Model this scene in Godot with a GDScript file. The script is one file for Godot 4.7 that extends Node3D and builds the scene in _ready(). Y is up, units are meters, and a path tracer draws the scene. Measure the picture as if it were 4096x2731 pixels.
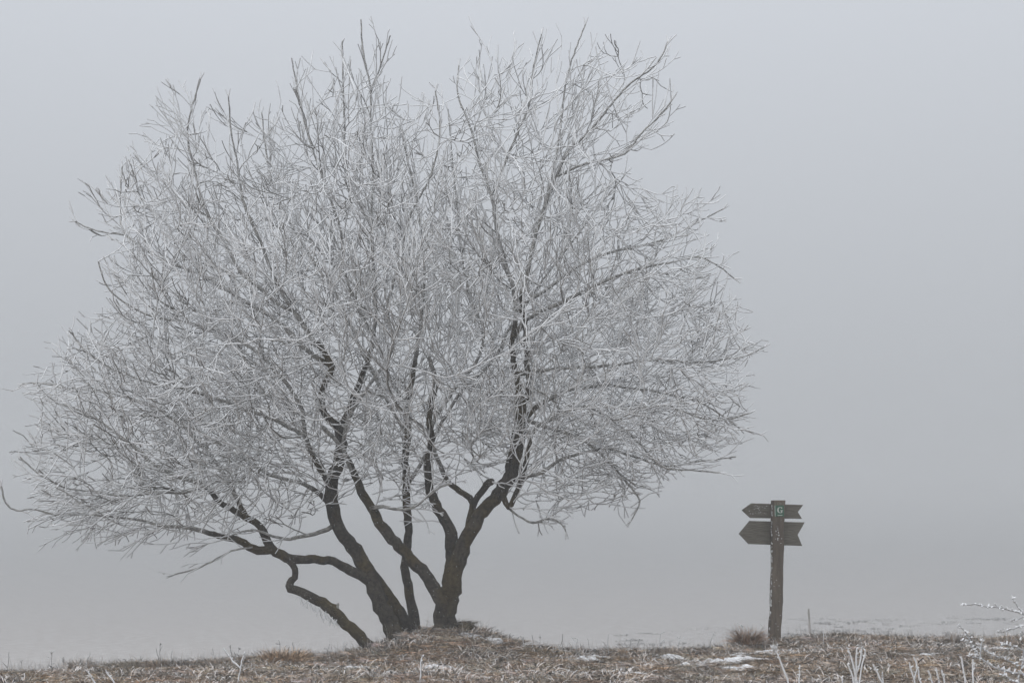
extends Node3D

const WIND := Vector3(-0.66, 0.22, 0.72)   # the side from which the rime grew
const FROST := Color(0.73, 0.75, 0.78)
const TWIG_BARK := Color(0.11, 0.10, 0.086)
const LIMB_BARK := Color(0.095, 0.085, 0.072)

class Buf:
	var v := PackedVector3Array()
	var n := PackedVector3Array()
	var c := PackedColorArray()
	var i := PackedInt32Array()

var rng := RandomNumberGenerator.new()
var lumps := FastNoiseLite.new()
var wide := FastNoiseLite.new()
var wind := WIND.normalized()
var mats := {}
var used := {}

# the tree while it grows: nodes of the skeleton
var crown: PackedVector2Array
var limbs := []            # [name, parent, points, radii]
var node_p := PackedVector3Array()
var node_d := PackedVector3Array()
var node_r := PackedFloat32Array()
var node_l := PackedInt32Array()
var cells := {}
const CELL := 0.4
var mask := PackedFloat32Array()
var mask_w := 0
var mask_h := 0
var mask_o := Vector2.ZERO
const STEP := 0.1
const TREE_Z := -18.0
var heart := Vector3.ZERO


func _ready():
	rng.seed = 41
	lumps.seed = 5; lumps.frequency = 9.0; lumps.noise_type = FastNoiseLite.TYPE_SIMPLEX; lumps.fractal_octaves = 2
	wide.seed = 8; wide.frequency = 0.35; wide.noise_type = FastNoiseLite.TYPE_SIMPLEX; wide.fractal_octaves = 3
	# ---- camera
	var cam := Camera3D.new()
	cam.name = "camera"
	cam.position = Vector3(0, 1.5, 0)
	cam.rotation_degrees.x = 7.49
	cam.fov = 27.205
	cam.near = 0.1
	cam.far = 1500.0
	cam.current = true
	add_child(cam)
	# ---- sky, air and light
	var sky_mat := ProceduralSkyMaterial.new()
	sky_mat.sky_top_color = srgb(0.76, 0.805, 0.885)
	sky_mat.sky_horizon_color = srgb(0.30, 0.312, 0.328)
	sky_mat.sky_curve = 0.6   # an overcast sky: brightness grows with the sine of the height
	sky_mat.ground_bottom_color = Color(0.55, 0.55, 0.55)
	sky_mat.ground_horizon_color = Color(0.68, 0.69, 0.695)
	sky_mat.sun_angle_max = 1.0
	var sky := Sky.new()
	sky.sky_material = sky_mat
	var env := Environment.new()
	env.background_mode = Environment.BG_SKY
	env.sky = sky
	env.tonemap_mode = Environment.TONE_MAPPER_LINEAR
	env.tonemap_exposure = 1.36
	env.sdfgi_enabled = true
	env.ssao_enabled = true
	env.ssil_enabled = true
	env.fog_enabled = true
	env.fog_density = 0.0055
	env.fog_light_color = Color(0.95, 0.96, 0.97)
	env.volumetric_fog_enabled = true
	env.volumetric_fog_density = 0.0
	var we := WorldEnvironment.new()
	we.name = "world_environment"
	we.environment = env
	add_child(we)
	var sun := DirectionalLight3D.new()
	sun.name = "sun"
	sun.light_energy = 0.5
	sun.light_color = Color(1.0, 0.985, 0.96)
	sun.light_angular_distance = 100.0
	sun.rotation_degrees = Vector3(-58, -35, 0)
	sun.shadow_enabled = true
	sun.sky_mode = DirectionalLight3D.SKY_MODE_LIGHT_ONLY
	add_child(sun)
	materials()
	ground_and_field()
	mist()
	tree()
	signpost()
	far_stake()
	sod_clump()
	tussocks()
	grass()
	crest_stalks()
	near_stalks()
	shrub()


# ------------------------------------------------------------------ helpers
func tag(o: Node, label := "", category := "", group := "", kind := "") -> void:
	if label != "": o.set_meta("label", label)
	if category != "": o.set_meta("category", category)
	if group != "": o.set_meta("group", group)
	if kind != "": o.set_meta("kind", kind)


func root_at(called: String, at: Vector3) -> Node3D:
	var o := Node3D.new()
	o.name = numbered(called)
	o.position = at
	add_child(o, true)
	return o


func numbered(called: String) -> String:
	var k: int = used.get(called, 0)
	used[called] = k + 1
	return called if k == 0 else "%s_%03d" % [called, k]


func commit(b: Buf, called: String, m: Material, parent: Node = null) -> MeshInstance3D:
	var arr := []
	arr.resize(Mesh.ARRAY_MAX)
	arr[Mesh.ARRAY_VERTEX] = b.v
	arr[Mesh.ARRAY_NORMAL] = b.n
	if b.c.size() == b.v.size(): arr[Mesh.ARRAY_COLOR] = b.c
	arr[Mesh.ARRAY_INDEX] = b.i
	var me := ArrayMesh.new()
	me.add_surface_from_arrays(Mesh.PRIMITIVE_TRIANGLES, arr)
	me.surface_set_material(0, m)
	var o := MeshInstance3D.new()
	o.mesh = me
	if parent == null:
		o.name = numbered(called)
		add_child(o, true)
	else:
		var key := str(parent.get_instance_id()) + called
		var k: int = used.get(key, 0)
		used[key] = k + 1
		o.name = called if k == 0 else "%s_%03d" % [called, k]
		parent.add_child(o, true)
	return o


func noise_tex(freq: float, octaves: int, seed_: int, colors: PackedColorArray, offs: PackedFloat32Array, size := 512, kind := FastNoiseLite.TYPE_SIMPLEX_SMOOTH, ridged := false) -> NoiseTexture2D:
	var f := FastNoiseLite.new()
	f.seed = seed_
	f.noise_type = kind
	f.frequency = freq
	f.fractal_octaves = octaves
	if ridged: f.fractal_type = FastNoiseLite.FRACTAL_RIDGED
	var t := NoiseTexture2D.new()
	t.width = size
	t.height = size
	t.seamless = true
	t.noise = f
	var g := Gradient.new()
	g.colors = colors
	g.offsets = offs
	t.color_ramp = g
	return t


func srgb(r: float, g: float, b: float) -> Color:
	return Color(r, g, b).linear_to_srgb()


func mat(tex: Texture2D, scale: float, rough := 0.9, relief: Texture2D = null, depth := 0.0, vcol := true) -> StandardMaterial3D:
	var m := StandardMaterial3D.new()
	m.roughness = rough
	m.metallic_specular = 0.25
	m.vertex_color_use_as_albedo = vcol
	if tex:
		m.albedo_texture = tex
		m.uv1_triplanar = true
		m.uv1_world_triplanar = true
		m.uv1_scale = Vector3(scale, scale, scale)
	if relief:
		m.heightmap_enabled = true
		m.heightmap_texture = relief
		m.heightmap_scale = depth
	return m


func materials() -> void:
	var w := Color.WHITE
	var bark_tex := noise_tex(0.02, 4, 3, PackedColorArray([srgb(.42, .42, .42), srgb(.8, .78, .74), srgb(1, .98, .94)]), PackedFloat32Array([0.2, 0.5, 0.8]))
	var bark_h := noise_tex(0.03, 4, 9, PackedColorArray([Color.BLACK, w]), PackedFloat32Array([0.15, 0.85]), 512, FastNoiseLite.TYPE_SIMPLEX, true)
	mats.bark = mat(bark_tex, 1.6, 0.95, bark_h, 2.5)
	mats.twig = mat(null, 1, 0.9)
	mats.frost = mat(null, 1, 0.85)
	var soil := noise_tex(0.02, 5, 21, PackedColorArray([srgb(.09, .066, .047), srgb(.19, .14, .10), srgb(.30, .24, .185), srgb(.50, .47, .44)]), PackedFloat32Array([0.2, 0.45, 0.65, 0.9]))
	var soil_h := noise_tex(0.03, 5, 22, PackedColorArray([Color.BLACK, w]), PackedFloat32Array([0.1, 0.9]))
	mats.soil = mat(soil, 0.9, 1.0, soil_h, 4.0, false)
	var field := noise_tex(0.012, 6, 31, PackedColorArray([srgb(.325, .312, .305), srgb(.355, .343, .337), srgb(.39, .382, .378)]), PackedFloat32Array([0.22, 0.5, 0.8]), 1024)
	mats.field = mat(field, 0.1, 1.0, null, 0.0, false)
	mats.field.uv1_scale = Vector3(0.22, 0.22, 0.22)
	var snow_h := noise_tex(0.03, 4, 51, PackedColorArray([Color.BLACK, w]), PackedFloat32Array([0.1, 0.9]))
	mats.snow = mat(noise_tex(0.02, 3, 52, PackedColorArray([srgb(.66, .67, .69), srgb(.80, .81, .83)]), PackedFloat32Array([0.3, 0.7])), 1.0, 0.8, snow_h, 1.0, false)
	mats.grass = mat(null, 1, 0.9)
	var grain := noise_tex(0.015, 5, 61, PackedColorArray([srgb(.72, .71, .69), srgb(.86, .85, .84), srgb(1, 1, 1)]), PackedFloat32Array([0.2, 0.5, 0.85]))
	mats.wood = mat(grain, 1.0, 0.9, noise_tex(0.02, 4, 62, PackedColorArray([Color.BLACK, w]), PackedFloat32Array([0.1, 0.9])), 1.0)
	mats.wood.uv1_scale = Vector3(3.0, 0.5, 3.0)
	mats.board = mat(grain, 1.0, 0.9, noise_tex(0.02, 4, 63, PackedColorArray([Color.BLACK, w]), PackedFloat32Array([0.1, 0.9])), 0.6)
	mats.board.uv1_scale = Vector3(0.7, 4.0, 4.0)


func tri(b: Buf, p: Vector3, q: Vector3, r: Vector3) -> void:
	b.i.push_back(b.v.size()); b.i.push_back(b.v.size() + 1); b.i.push_back(b.v.size() + 2)
	var nn := (r - p).cross(q - p).normalized()
	b.v.push_back(p); b.v.push_back(q); b.v.push_back(r)
	for k in 3: b.n.push_back(nn)


# a bent, tapering round bar; frosted on its windward side where it is thin
func tube(b: Buf, pts: PackedVector3Array, rad: PackedFloat32Array, sides: int, bark: Color, frost_most := 1.0, rough := 0.0, grown := 0.0024) -> void:
	var count := pts.size()
	var d := (pts[1] - pts[0]).normalized()
	var u := d.cross(Vector3(0.31, 0.17, 0.93)).normalized()
	var first := b.v.size()
	var run := 0.0
	for k in count:
		if k > 0:
			run += pts[k].distance_to(pts[k - 1])
			d = (pts[mini(k + 1, count - 1)] - pts[k - 1]).normalized()
			u = (u - d * u.dot(d)).normalized()
		var w := d.cross(u)
		var r := rad[k]
		var thin := 1.0 - smoothstep(0.019, 0.045, r)
		for j in sides:
			var a := TAU * j / sides
			var nn := u * cos(a) + w * sin(a)
			var f := smoothstep(-0.2, 0.25, nn.dot(wind)) * thin * frost_most
			var rr := r
			var groove := 1.0
			var at := pts[k] + nn * r
			if rough > 0.0:
				var q := lumps.get_noise_3dv(at * 0.9)
				rr *= 1.0 + rough * q
				if r > 0.045:
					var ridge := lumps.get_noise_3d(cos(a) * 0.42, run * 0.22, sin(a) * 0.42)
					groove = clampf(0.75 + 1.1 * absf(ridge), 0.7, 1.25)
					rr *= 1.0 + 0.16 * (absf(ridge) - 0.2)
				if r > 0.03:
					f = 0.0
			rr += f * grown * (0.4 + rng.randf())
			var col := bark
			col *= groove
			if rough > 0.0:
				var q2 := wide.get_noise_3dv(at * 4.0)
				var q3 := lumps.get_noise_3dv(at * 0.5 + Vector3(7, 3, 1))
				if q2 > 0.05: col = col.lerp(Color(0.125, 0.095, 0.04), minf(1.0, (q2 - 0.05) * 4.0) * 0.7)
				col = col * (1.0 + 0.35 * q3)
			f = clampf(f * (0.8 + 0.35 * rng.randf()), 0.0, 1.0)
			b.v.push_back(pts[k] + nn * rr)
			b.n.push_back(nn)
			b.c.push_back(col.lerp(FROST, f))
	for k in count - 1:
		for j in sides:
			var a0 := first + k * sides + j
			var a1 := first + k * sides + (j + 1) % sides
			b.i.push_back(a0); b.i.push_back(a0 + sides); b.i.push_back(a1)
			b.i.push_back(a1); b.i.push_back(a0 + sides); b.i.push_back(a1 + sides)
	var tip := b.v.size()
	b.v.push_back(pts[count - 1] + d * rad[count - 1] * 0.7)
	b.n.push_back(d)
	b.c.push_back(b.c[tip - 1])
	for j in sides:
		b.i.push_back(tip); b.i.push_back(tip - sides + (j + 1) % sides); b.i.push_back(tip - sides + j)


# ------------------------------------------------------------------ ground
func crest(x: float) -> float:
	var xs := [-14.0, -6.4, -4.8, -2.6, 0.0, 2.0, 3.3, 6.4, 14.0]
	var ys := [-0.6, -0.38, -0.24, -0.13, -0.08, -0.06, 0.02, -0.05, 0.05]
	for k in 8:
		if x < xs[k + 1]:
			return lerpf(ys[k], ys[k + 1], smoothstep(xs[k], xs[k + 1], x))
	return ys[8]


func height(x: float, z: float, fine := true) -> float:
	var zc := -18.3 - smoothstep(2.5, 4.5, x) * 1.2       # the crest line
	var h := crest(x)
	if z > zc:
		h = lerpf(h, 0.02, smoothstep(zc, zc + 5.0, z)) 
	else:
		var run := zc - z
		var slow := smoothstep(2.8, 5.0, x)
		h -= lerpf(0.20, 0.055, slow) * run + lerpf(0.03, 0.012, slow) * run * run
		h = maxf(h, -1.45)
	var m := Vector2((x + 0.95) / 0.78, (z + 18.0) / 0.85)
	h += 0.32 * exp(-m.length_squared())
	m = Vector2((x + 0.25) / 0.55, (z + 17.9) / 0.6)
	h += 0.07 * exp(-m.length_squared())
	h += 0.05 * wide.get_noise_2d(x * 3.0, z * 3.0)
	if fine: h += 0.045 * wide.get_noise_2d(x * 8.0, z * 8.0) + 0.02 * wide.get_noise_2d(x * 22.0, z * 22.0)
	return h


func on(x: float, z: float, up := 0.0) -> Vector3:
	return Vector3(x, height(x, z) + up, z)


func ground_and_field() -> void:
	var b := Buf.new()
	var nx := 260
	var nz := 220
	for iz in nz + 1:
		for ix in nx + 1:
			var x := lerpf(-26, 26, float(ix) / nx)
			var z := lerpf(8, -36, float(iz) / nz)
			var edge := maxf(smoothstep(20, 26, absf(x)), smoothstep(2, 8, z))
			b.v.push_back(Vector3(x, lerpf(height(x, z), -1.6, edge) , z))
			var e := 0.08
			b.n.push_back(Vector3(height(x - e, z) - height(x + e, z), 2 * e, height(x, z - e) - height(x, z + e)).normalized())
			b.c.push_back(Color.WHITE)
	for iz in nz:
		for ix in nx:
			var a := iz * (nx + 1) + ix
			for q in [a, a + nx + 1, a + 1, a + 1, a + nx + 1, a + nx + 2]: b.i.push_back(q)
	var g := commit(b, "ground", mats.soil)
	tag(g, "brown grassy bank under the tree and the signpost", "", "", "structure")
	# snow lying in the hollows of the bank
	for s in [
		[Vector3(2.394,-0.010,-16.200), 0.26, 0.22], [Vector3(2.686,-0.015,-16.100), 0.22, 0.16], [Vector3(2.876,0.004,-16.800), 0.26, 0.16], [Vector3(2.422,-0.003,-15.300), 0.16, 0.1], [Vector3(2.190,0.006,-16.500), 0.14, 0.1], [Vector3(1.951,0.014,-16.800), 0.16, 0.1], [Vector3(2.201,-0.014,-15.700), 0.3, 0.16], [Vector3(3.091,0.019,-17.200), 0.3, 0.2],
		[Vector3(0.748,0.022,-16.600), 0.22, 0.14], [Vector3(0.987,0.021,-17.000), 0.16, 0.12], [Vector3(1.880,0.010,-15.400), 0.14, 0.1], [Vector3(-0.459,0.157,-17.600), 0.08, 0.05],
		[Vector3(-0.139,0.081,-17.700), 0.11, 0.07], [Vector3(-0.562,0.040,-13.900), 0.18, 0.1], [Vector3(-3.634,0.005,-14.400), 0.12, 0.1], [Vector3(4.785,0.020,-16.900), 0.26, 0.18],
		[Vector3(6.028,0.025,-18.200), 0.3, 0.25], [Vector3(1.769,0.036,-17.000), 0.2, 0.12], [Vector3(-1.607,0.014,-15.600), 0.16, 0.09], [Vector3(1.256,0.034,-14.400), 0.12, 0.08], [Vector3(-0.772,0.024,-15.400), 0.14, 0.08], [Vector3(3.303,0.018,-15.000), 0.14, 0.08],
	]:
		snow_patch(g, s[0], s[1], s[2])
	# the wide frosted field below the bank
	var f := Buf.new()
	var xs := []
	for k in 61:
		var t := (k - 30) / 30.0
		xs.append(signf(t) * pow(absf(t), 2.0) * 420.0)
	var zs := []
	for k in 71:
		var t := k / 70.0
		zs.append(40.0 - 60.0 * t - 440.0 * t * t * t)
	for z in zs:
		for x in xs:
			f.v.push_back(Vector3(x, -1.3 + 0.10 * wide.get_noise_2d(x * 0.25, z * 0.25) + 0.004 * maxf(0.0, -z - 30.0), z))
			f.n.push_back(Vector3.UP)
			f.c.push_back(Color.WHITE)
	for iz in 70:
		for ix in 60:
			var a := iz * 61 + ix
			for q in [a, a + 61, a + 1, a + 1, a + 61, a + 62]: f.i.push_back(q)
	var fo := commit(f, "field", mats.field)
	tag(fo, "pale frosted field fading into the fog behind the tree", "", "", "structure")


var snows := []

func in_snow(x: float, z: float) -> bool:
	for s in snows:
		if Vector2((x - s[0].x) / s[1], (z - s[0].z) / s[2]).length() < 1.05: return true
	return false


func snow_patch(parent: Node, at: Vector3, rx: float, rz: float) -> void:
	snows.append([at, rx, rz])
	var b := Buf.new()
	var rings := 8
	var around := 40
	var s := rng.randf() * 50.0
	rx *= 1.35
	rz *= 1.35
	for r in rings + 1:
		var t := float(r) / rings
		for k in around:
			var a := TAU * k / around
			var reach := 0.95 + 0.8 * wide.get_noise_2d(s + cos(a) * 4.0, s + sin(a) * 4.0) + 0.9 * wide.get_noise_2d(s + 9 + cos(a) * 11.0, sin(a) * 11.0)
			var x := at.x + cos(a) * rx * reach * t
			var z := at.z + sin(a) * rz * reach * t
			b.v.push_back(Vector3(x, height(x, z, false) + 0.034 - 0.045 * t * t + 0.022 * wide.get_noise_2d(x * 14.0, z * 14.0), z))
			b.n.push_back(Vector3(cos(a) * t * 0.25, 1, sin(a) * t * 0.25).normalized())
			b.c.push_back(Color.WHITE)
	for r in rings:
		for k in around:
			var a0 := r * around + k
			var a1 := r * around + (k + 1) % around
			for q in [a0, a0 + around, a1, a1, a0 + around, a1 + around]: b.i.push_back(q)
	commit(b, "snow_patch", mats.snow, parent)


func mist() -> void:
	var layers := []
	for k in 5:
		var top: float = [0.3, 1.6, 3.4, 5.6, 8.0][k]
		layers.append([Vector3(0, (top - 3.0) * 0.5, -145 - 2 * k), Vector3(700 + 4 * k, top + 3.0, 236), [0.006, 0.006, 0.005, 0.004, 0.003][k]])
	for l in layers:
		var fog := FogVolume.new()
		fog.name = numbered("mist")
		fog.shape = RenderingServer.FOG_VOLUME_SHAPE_BOX
		fog.position = l[0]
		fog.size = l[1]
		var m := FogMaterial.new()
		m.density = l[2]
		m.albedo = Color(0.95, 0.955, 0.96)
		fog.material = m
		add_child(fog, true)
		tag(fog, "bank of fog over the field behind the tree", "", "", "stuff")


# ------------------------------------------------------------------ the tree
func _limb(called: String, parent: int, raw: Array) -> void:
	var p := PackedVector3Array()
	var r := PackedFloat32Array()
	var count := raw.size()
	for k in count - 1:
		var q := []
		for o in [-1, 0, 1, 2]:
			var e = raw[clampi(k + o, 0, count - 1)]
			q.append(Vector4(e[0], e[1], e[2], e[3]))
		var span: float = Vector3(q[2].x - q[1].x, q[2].y - q[1].y, q[2].z - q[1].z).length()
		var parts := maxi(2, int(span / 0.06))
		for s in parts:
			var t := float(s) / parts
			var e: Vector4 = 0.5 * (2.0 * q[1] + (q[2] - q[0]) * t + (2.0 * q[0] - 5.0 * q[1] + 4.0 * q[2] - q[3]) * t * t + (3.0 * q[1] - q[0] - 3.0 * q[2] + q[3]) * t * t * t)
			p.push_back(Vector3(e.x, e.y, e.z))
			r.push_back(maxf(e.w, 0.0055))
	var last = raw[count - 1]
	p.push_back(Vector3(last[0], last[1], last[2]))
	r.push_back(maxf(last[3], 0.005))
	for k in range(1, p.size() - 1):
		var j := minf(0.02, 0.004 + r[k] * 0.12)
		p[k] += Vector3(rng.randf_range(-j, j), rng.randf_range(-j, j), rng.randf_range(-j, j))
	limbs.append([called, parent, p, r])
	remember(p, r, 1)


func remember(p: PackedVector3Array, r: PackedFloat32Array, level: int, from := 0) -> void:
	for k in range(from, p.size()):
		if p[k].y < 1.25 and level == 1 and r[k] > 0.05: continue
		var d := (p[mini(k + 1, p.size() - 1)] - p[maxi(k - 1, 0)]).normalized()
		var at := node_p.size()
		node_p.push_back(p[k]); node_d.push_back(d); node_r.push_back(r[k]); node_l.push_back(level)
		var key := Vector3i((p[k] / CELL).floor())
		if not cells.has(key): cells[key] = []
		cells[key].append(at)


func make_mask() -> void:
	var lo := Vector2(99, 99)
	var hi := Vector2(-99, -99)
	for p in crown:
		lo = lo.min(p); hi = hi.max(p)
	mask_o = lo - Vector2(0.5, 0.5)
	mask_w = int((hi.x - lo.x + 1.0) / STEP) + 1
	mask_h = int((hi.y - lo.y + 1.0) / STEP) + 1
	mask.resize(mask_w * mask_h)
	for y in mask_h:
		for x in mask_w:
			var p := mask_o + Vector2(x, y) * STEP
			var d := 99.0
			for k in crown.size():
				d = minf(d, p.distance_squared_to(Geometry2D.get_closest_point_to_segment(p, crown[k], crown[(k + 1) % crown.size()])))
			mask[y * mask_w + x] = sqrt(d) * (1.0 if Geometry2D.is_point_in_polygon(p, crown) else -1.0)


# metres inside the crown's outline (negative outside), and less in the depth direction
func inside(p: Vector3) -> float:
	var x := int((p.x - mask_o.x) / STEP)
	var y := int((p.y - mask_o.y) / STEP)
	if x < 0 or y < 0 or x >= mask_w or y >= mask_h: return -1.0
	var d := mask[y * mask_w + x]
	var deep := 2.25 * sqrt(clampf(d / 2.4, 0.0, 1.0)) + 0.2
	deep *= 1.0 - 0.4 * smoothstep(4.6, 8.0, p.y)
	return minf(d, deep - absf(p.z - TREE_Z))


func guide(p: Vector3) -> Vector3:
	var o := p - heart
	var high := clampf((p.y - heart.y) / 4.6, -0.4, 1.0)
	o = o.normalized()
	if high < 0.0:
		return (o + Vector3(0, high * 0.8, 0)).normalized()
	return (o + Vector3(0, 0.15 + 1.25 * high, 0)).normalized()


func sprout(from: int, target: Vector3, thick: float, level: int, step: float) -> Array:
	var p0 := node_p[from]
	var v := target - p0
	var far := v.length()
	v /= far
	var s := (node_d[from] * 0.55 + v).normalized()
	var e := (guide(target) * 0.8 + v * 0.7).normalized()
	var count := clampi(int(far / step), 3, 26)
	var pts := PackedVector3Array()
	var rad := PackedFloat32Array()
	var tip := 0.0052
	var bend := Vector3(rng.randfn(), rng.randfn(), rng.randfn()) * far * 0.06
	for k in count + 1:
		var t := float(k) / count
		var t2 := t * t
		var t3 := t2 * t
		var q := p0 * (2 * t3 - 3 * t2 + 1) + s * far * 0.9 * (t3 - 2 * t2 + t) + target * (3 * t2 - 2 * t3) + e * far * 0.9 * (t3 - t2)
		q += bend * sin(t * PI * 1.3)
		if k > 0: q += Vector3(rng.randfn(), rng.randfn(), rng.randfn()) * 0.0045
		pts.push_back(q)
		rad.push_back(lerpf(thick, tip, pow(t, 0.8)))
	return [pts, rad]


func nearest(target: Vector3, reach: int, most_level: int) -> int:
	var key := Vector3i((target / CELL).floor())
	var best := -1
	var cost := 1e9
	for dx in range(-reach, reach + 1):
		for dy in range(-reach, reach + 1):
			for dz in range(-reach, reach + 1):
				var list = cells.get(key + Vector3i(dx, dy, dz))
				if list == null: continue
				for at in list:
					if node_l[at] > most_level: continue
					var v: Vector3 = target - node_p[at]
					var d := v.length()
					if d < 0.05: return -1
					var c := node_d[at].dot(v) / d
					if c < -0.05: continue
					var q := d * (2.1 - 1.25 * c)
					if q < cost:
						cost = q; best = at
	return best


func tree() -> void:
	_limb("stem", -1, [[-1.44,-0.01,-18.00,0.117], [-1.51,0.25,-18.01,0.105], [-1.64,0.52,-18.02,0.101], [-1.78,0.85,-18.03,0.095], [-1.99,1.20,-18.04,0.086], [-2.20,1.49,-18.05,0.080], [-2.29,1.77,-18.06,0.082], [-2.30,2.05,-18.07,0.082], [-2.20,2.38,-18.08,0.074], [-2.19,2.54,-18.09,0.070], [-2.22,2.77,-18.10,0.066]])
	_limb("stem", -1, [[-1.20,-0.04,-18.35,0.097], [-1.34,0.24,-18.28,0.086], [-1.49,0.49,-18.21,0.078], [-1.68,0.79,-18.15,0.063], [-1.82,1.01,-18.08,0.048]])
	_limb("stem", -1, [[-1.65,-0.09,-17.70,0.063], [-1.88,0.16,-17.71,0.067], [-2.09,0.35,-17.73,0.069], [-2.23,0.48,-17.74,0.071], [-2.42,0.60,-17.76,0.063], [-2.61,0.69,-17.77,0.056], [-2.75,0.75,-17.79,0.052], [-2.77,0.81,-17.80,0.047], [-2.71,0.88,-17.82,0.043], [-2.71,0.98,-17.83,0.041], [-2.79,1.08,-17.85,0.041], [-2.92,1.15,-17.86,0.037]])
	_limb("stem", -1, [[-1.15,-0.01,-18.30,0.084], [-1.24,0.23,-18.32,0.077], [-1.29,0.56,-18.34,0.060], [-1.35,0.83,-18.36,0.056], [-1.39,1.00,-18.38,0.054], [-1.36,1.25,-18.41,0.052], [-1.34,1.50,-18.43,0.052], [-1.38,1.78,-18.45,0.050], [-1.38,2.06,-18.47,0.048], [-1.40,2.40,-18.49,0.047], [-1.36,2.75,-18.51,0.043], [-1.38,3.09,-18.53,0.039], [-1.33,3.38,-18.55,0.035], [-1.26,3.85,-18.57,0.027], [-1.21,4.32,-18.59,0.022], [-1.17,4.91,-18.62,0.018], [-1.22,5.39,-18.64,0.016], [-1.30,5.94,-18.66,0.014], [-1.43,6.49,-18.68,0.012], [-1.52,6.92,-18.70,0.010]])
	_limb("stem", -1, [[-0.84,-0.01,-17.95,0.214], [-0.84,0.21,-17.94,0.153], [-0.83,0.47,-17.94,0.135], [-0.77,0.74,-17.93,0.130], [-0.70,1.01,-17.93,0.102], [-0.61,1.28,-17.92,0.093], [-0.48,1.53,-17.92,0.086], [-0.32,1.75,-17.92,0.081], [-0.14,1.95,-17.91,0.081], [-0.03,2.13,-17.91,0.084], [0.04,2.37,-17.90,0.086], [0.09,2.65,-17.90,0.084], [0.11,2.93,-17.89,0.079], [0.09,3.18,-17.89,0.065]])
	_limb("stem", -1, [[-0.86,0.48,-17.86,0.077], [-0.94,0.70,-17.84,0.077], [-1.09,0.92,-17.82,0.075], [-1.28,1.13,-17.80,0.071], [-1.49,1.35,-17.78,0.067], [-1.65,1.55,-17.76,0.063], [-1.76,1.73,-17.74,0.057], [-1.84,1.87,-17.72,0.054], [-1.91,2.01,-17.70,0.050], [-1.98,2.16,-17.68,0.042], [-2.04,2.31,-17.66,0.034], [-2.18,2.55,-17.64,0.027], [-2.37,2.74,-17.61,0.023]])
	_limb("stem", -1, [[-0.80,0.63,-18.10,0.084], [-0.77,1.01,-18.06,0.078], [-0.77,1.25,-18.01,0.083], [-0.79,1.47,-17.97,0.073], [-0.90,1.66,-17.93,0.063], [-0.98,1.83,-17.89,0.058], [-1.05,2.02,-17.84,0.053], [-1.06,2.31,-17.78,0.043], [-1.01,2.61,-17.72,0.039], [-1.04,2.85,-17.65,0.034], [-0.96,3.28,-17.58,0.029], [-1.04,3.60,-17.50,0.024]])
	_limb("limb", 0, [[-1.80,0.82,-18.05,0.064], [-1.98,0.93,-18.01,0.060], [-2.14,1.02,-17.98,0.055], [-2.31,1.08,-17.96,0.052], [-2.61,1.10,-17.94,0.053], [-2.83,1.12,-17.92,0.060], [-3.03,1.25,-17.90,0.056], [-3.12,1.45,-17.88,0.050], [-3.22,1.55,-17.86,0.041], [-3.34,1.62,-17.85,0.040], [-3.67,1.81,-17.83,0.035], [-3.87,2.01,-17.81,0.030], [-4.25,2.15,-17.80,0.025], [-4.52,2.29,-17.78,0.021], [-4.65,2.41,-17.77,0.023], [-4.92,2.62,-17.75,0.017], [-5.33,2.90,-17.74,0.013], [-5.74,3.05,-17.73,0.011]])
	_limb("limb", 7, [[-3.01,1.22,-17.89,0.055], [-3.18,1.20,-17.86,0.051], [-3.30,1.26,-17.84,0.047], [-3.43,1.34,-17.81,0.044], [-3.61,1.37,-17.78,0.038], [-3.73,1.41,-17.76,0.033], [-3.91,1.46,-17.73,0.027], [-4.09,1.50,-17.71,0.023], [-4.31,1.51,-17.68,0.019], [-4.63,1.58,-17.66,0.015], [-5.00,1.63,-17.64,0.013], [-5.32,1.66,-17.61,0.011], [-5.65,1.65,-17.59,0.010], [-5.94,1.72,-17.57,0.009], [-6.12,1.70,-17.55,0.009], [-6.26,1.80,-17.53,0.009], [-6.31,2.00,-17.50,0.008]])
	_limb("limb", 0, [[-2.22,2.75,-18.10,0.055], [-2.40,2.94,-18.01,0.044], [-2.43,3.21,-17.96,0.040], [-2.31,3.53,-17.92,0.040], [-2.43,3.76,-17.88,0.033], [-2.59,3.92,-17.86,0.027], [-2.76,4.20,-17.84,0.024], [-2.96,4.31,-17.82,0.023], [-3.32,4.60,-17.81,0.021], [-3.49,4.74,-17.81,0.019], [-3.64,5.02,-17.81,0.017], [-3.97,5.57,-17.82,0.015], [-4.10,6.03,-17.84,0.013], [-4.23,6.62,-17.86,0.011], [-4.09,7.32,-17.89,0.008]])
	_limb("limb", 0, [[-2.21,2.72,-18.10,0.055], [-2.09,2.98,-18.12,0.048], [-2.03,3.20,-18.15,0.041], [-1.86,3.67,-18.18,0.031], [-1.81,3.96,-18.20,0.026], [-1.79,4.38,-18.23,0.024], [-1.83,4.96,-18.25,0.020], [-1.86,5.43,-18.27,0.016], [-1.85,6.15,-18.30,0.014], [-1.89,6.87,-18.32,0.012], [-1.91,7.36,-18.35,0.011], [-2.02,7.91,-18.38,0.010], [-2.05,8.32,-18.40,0.008]])
	_limb("limb", 9, [[-2.31,3.53,-17.95,0.033], [-2.67,3.78,-18.02,0.026], [-3.03,4.14,-18.15,0.024], [-3.52,4.44,-18.27,0.022], [-4.07,4.79,-18.40,0.020], [-4.65,5.03,-18.52,0.017], [-5.20,5.40,-18.65,0.014], [-5.33,5.81,-18.77,0.011], [-5.36,6.41,-18.90,0.008]])
	_limb("limb", 11, [[-5.26,5.45,-18.90,0.012], [-5.53,5.48,-18.90,0.010], [-5.77,5.54,-18.90,0.009], [-5.97,5.64,-18.90,0.008]])
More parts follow.
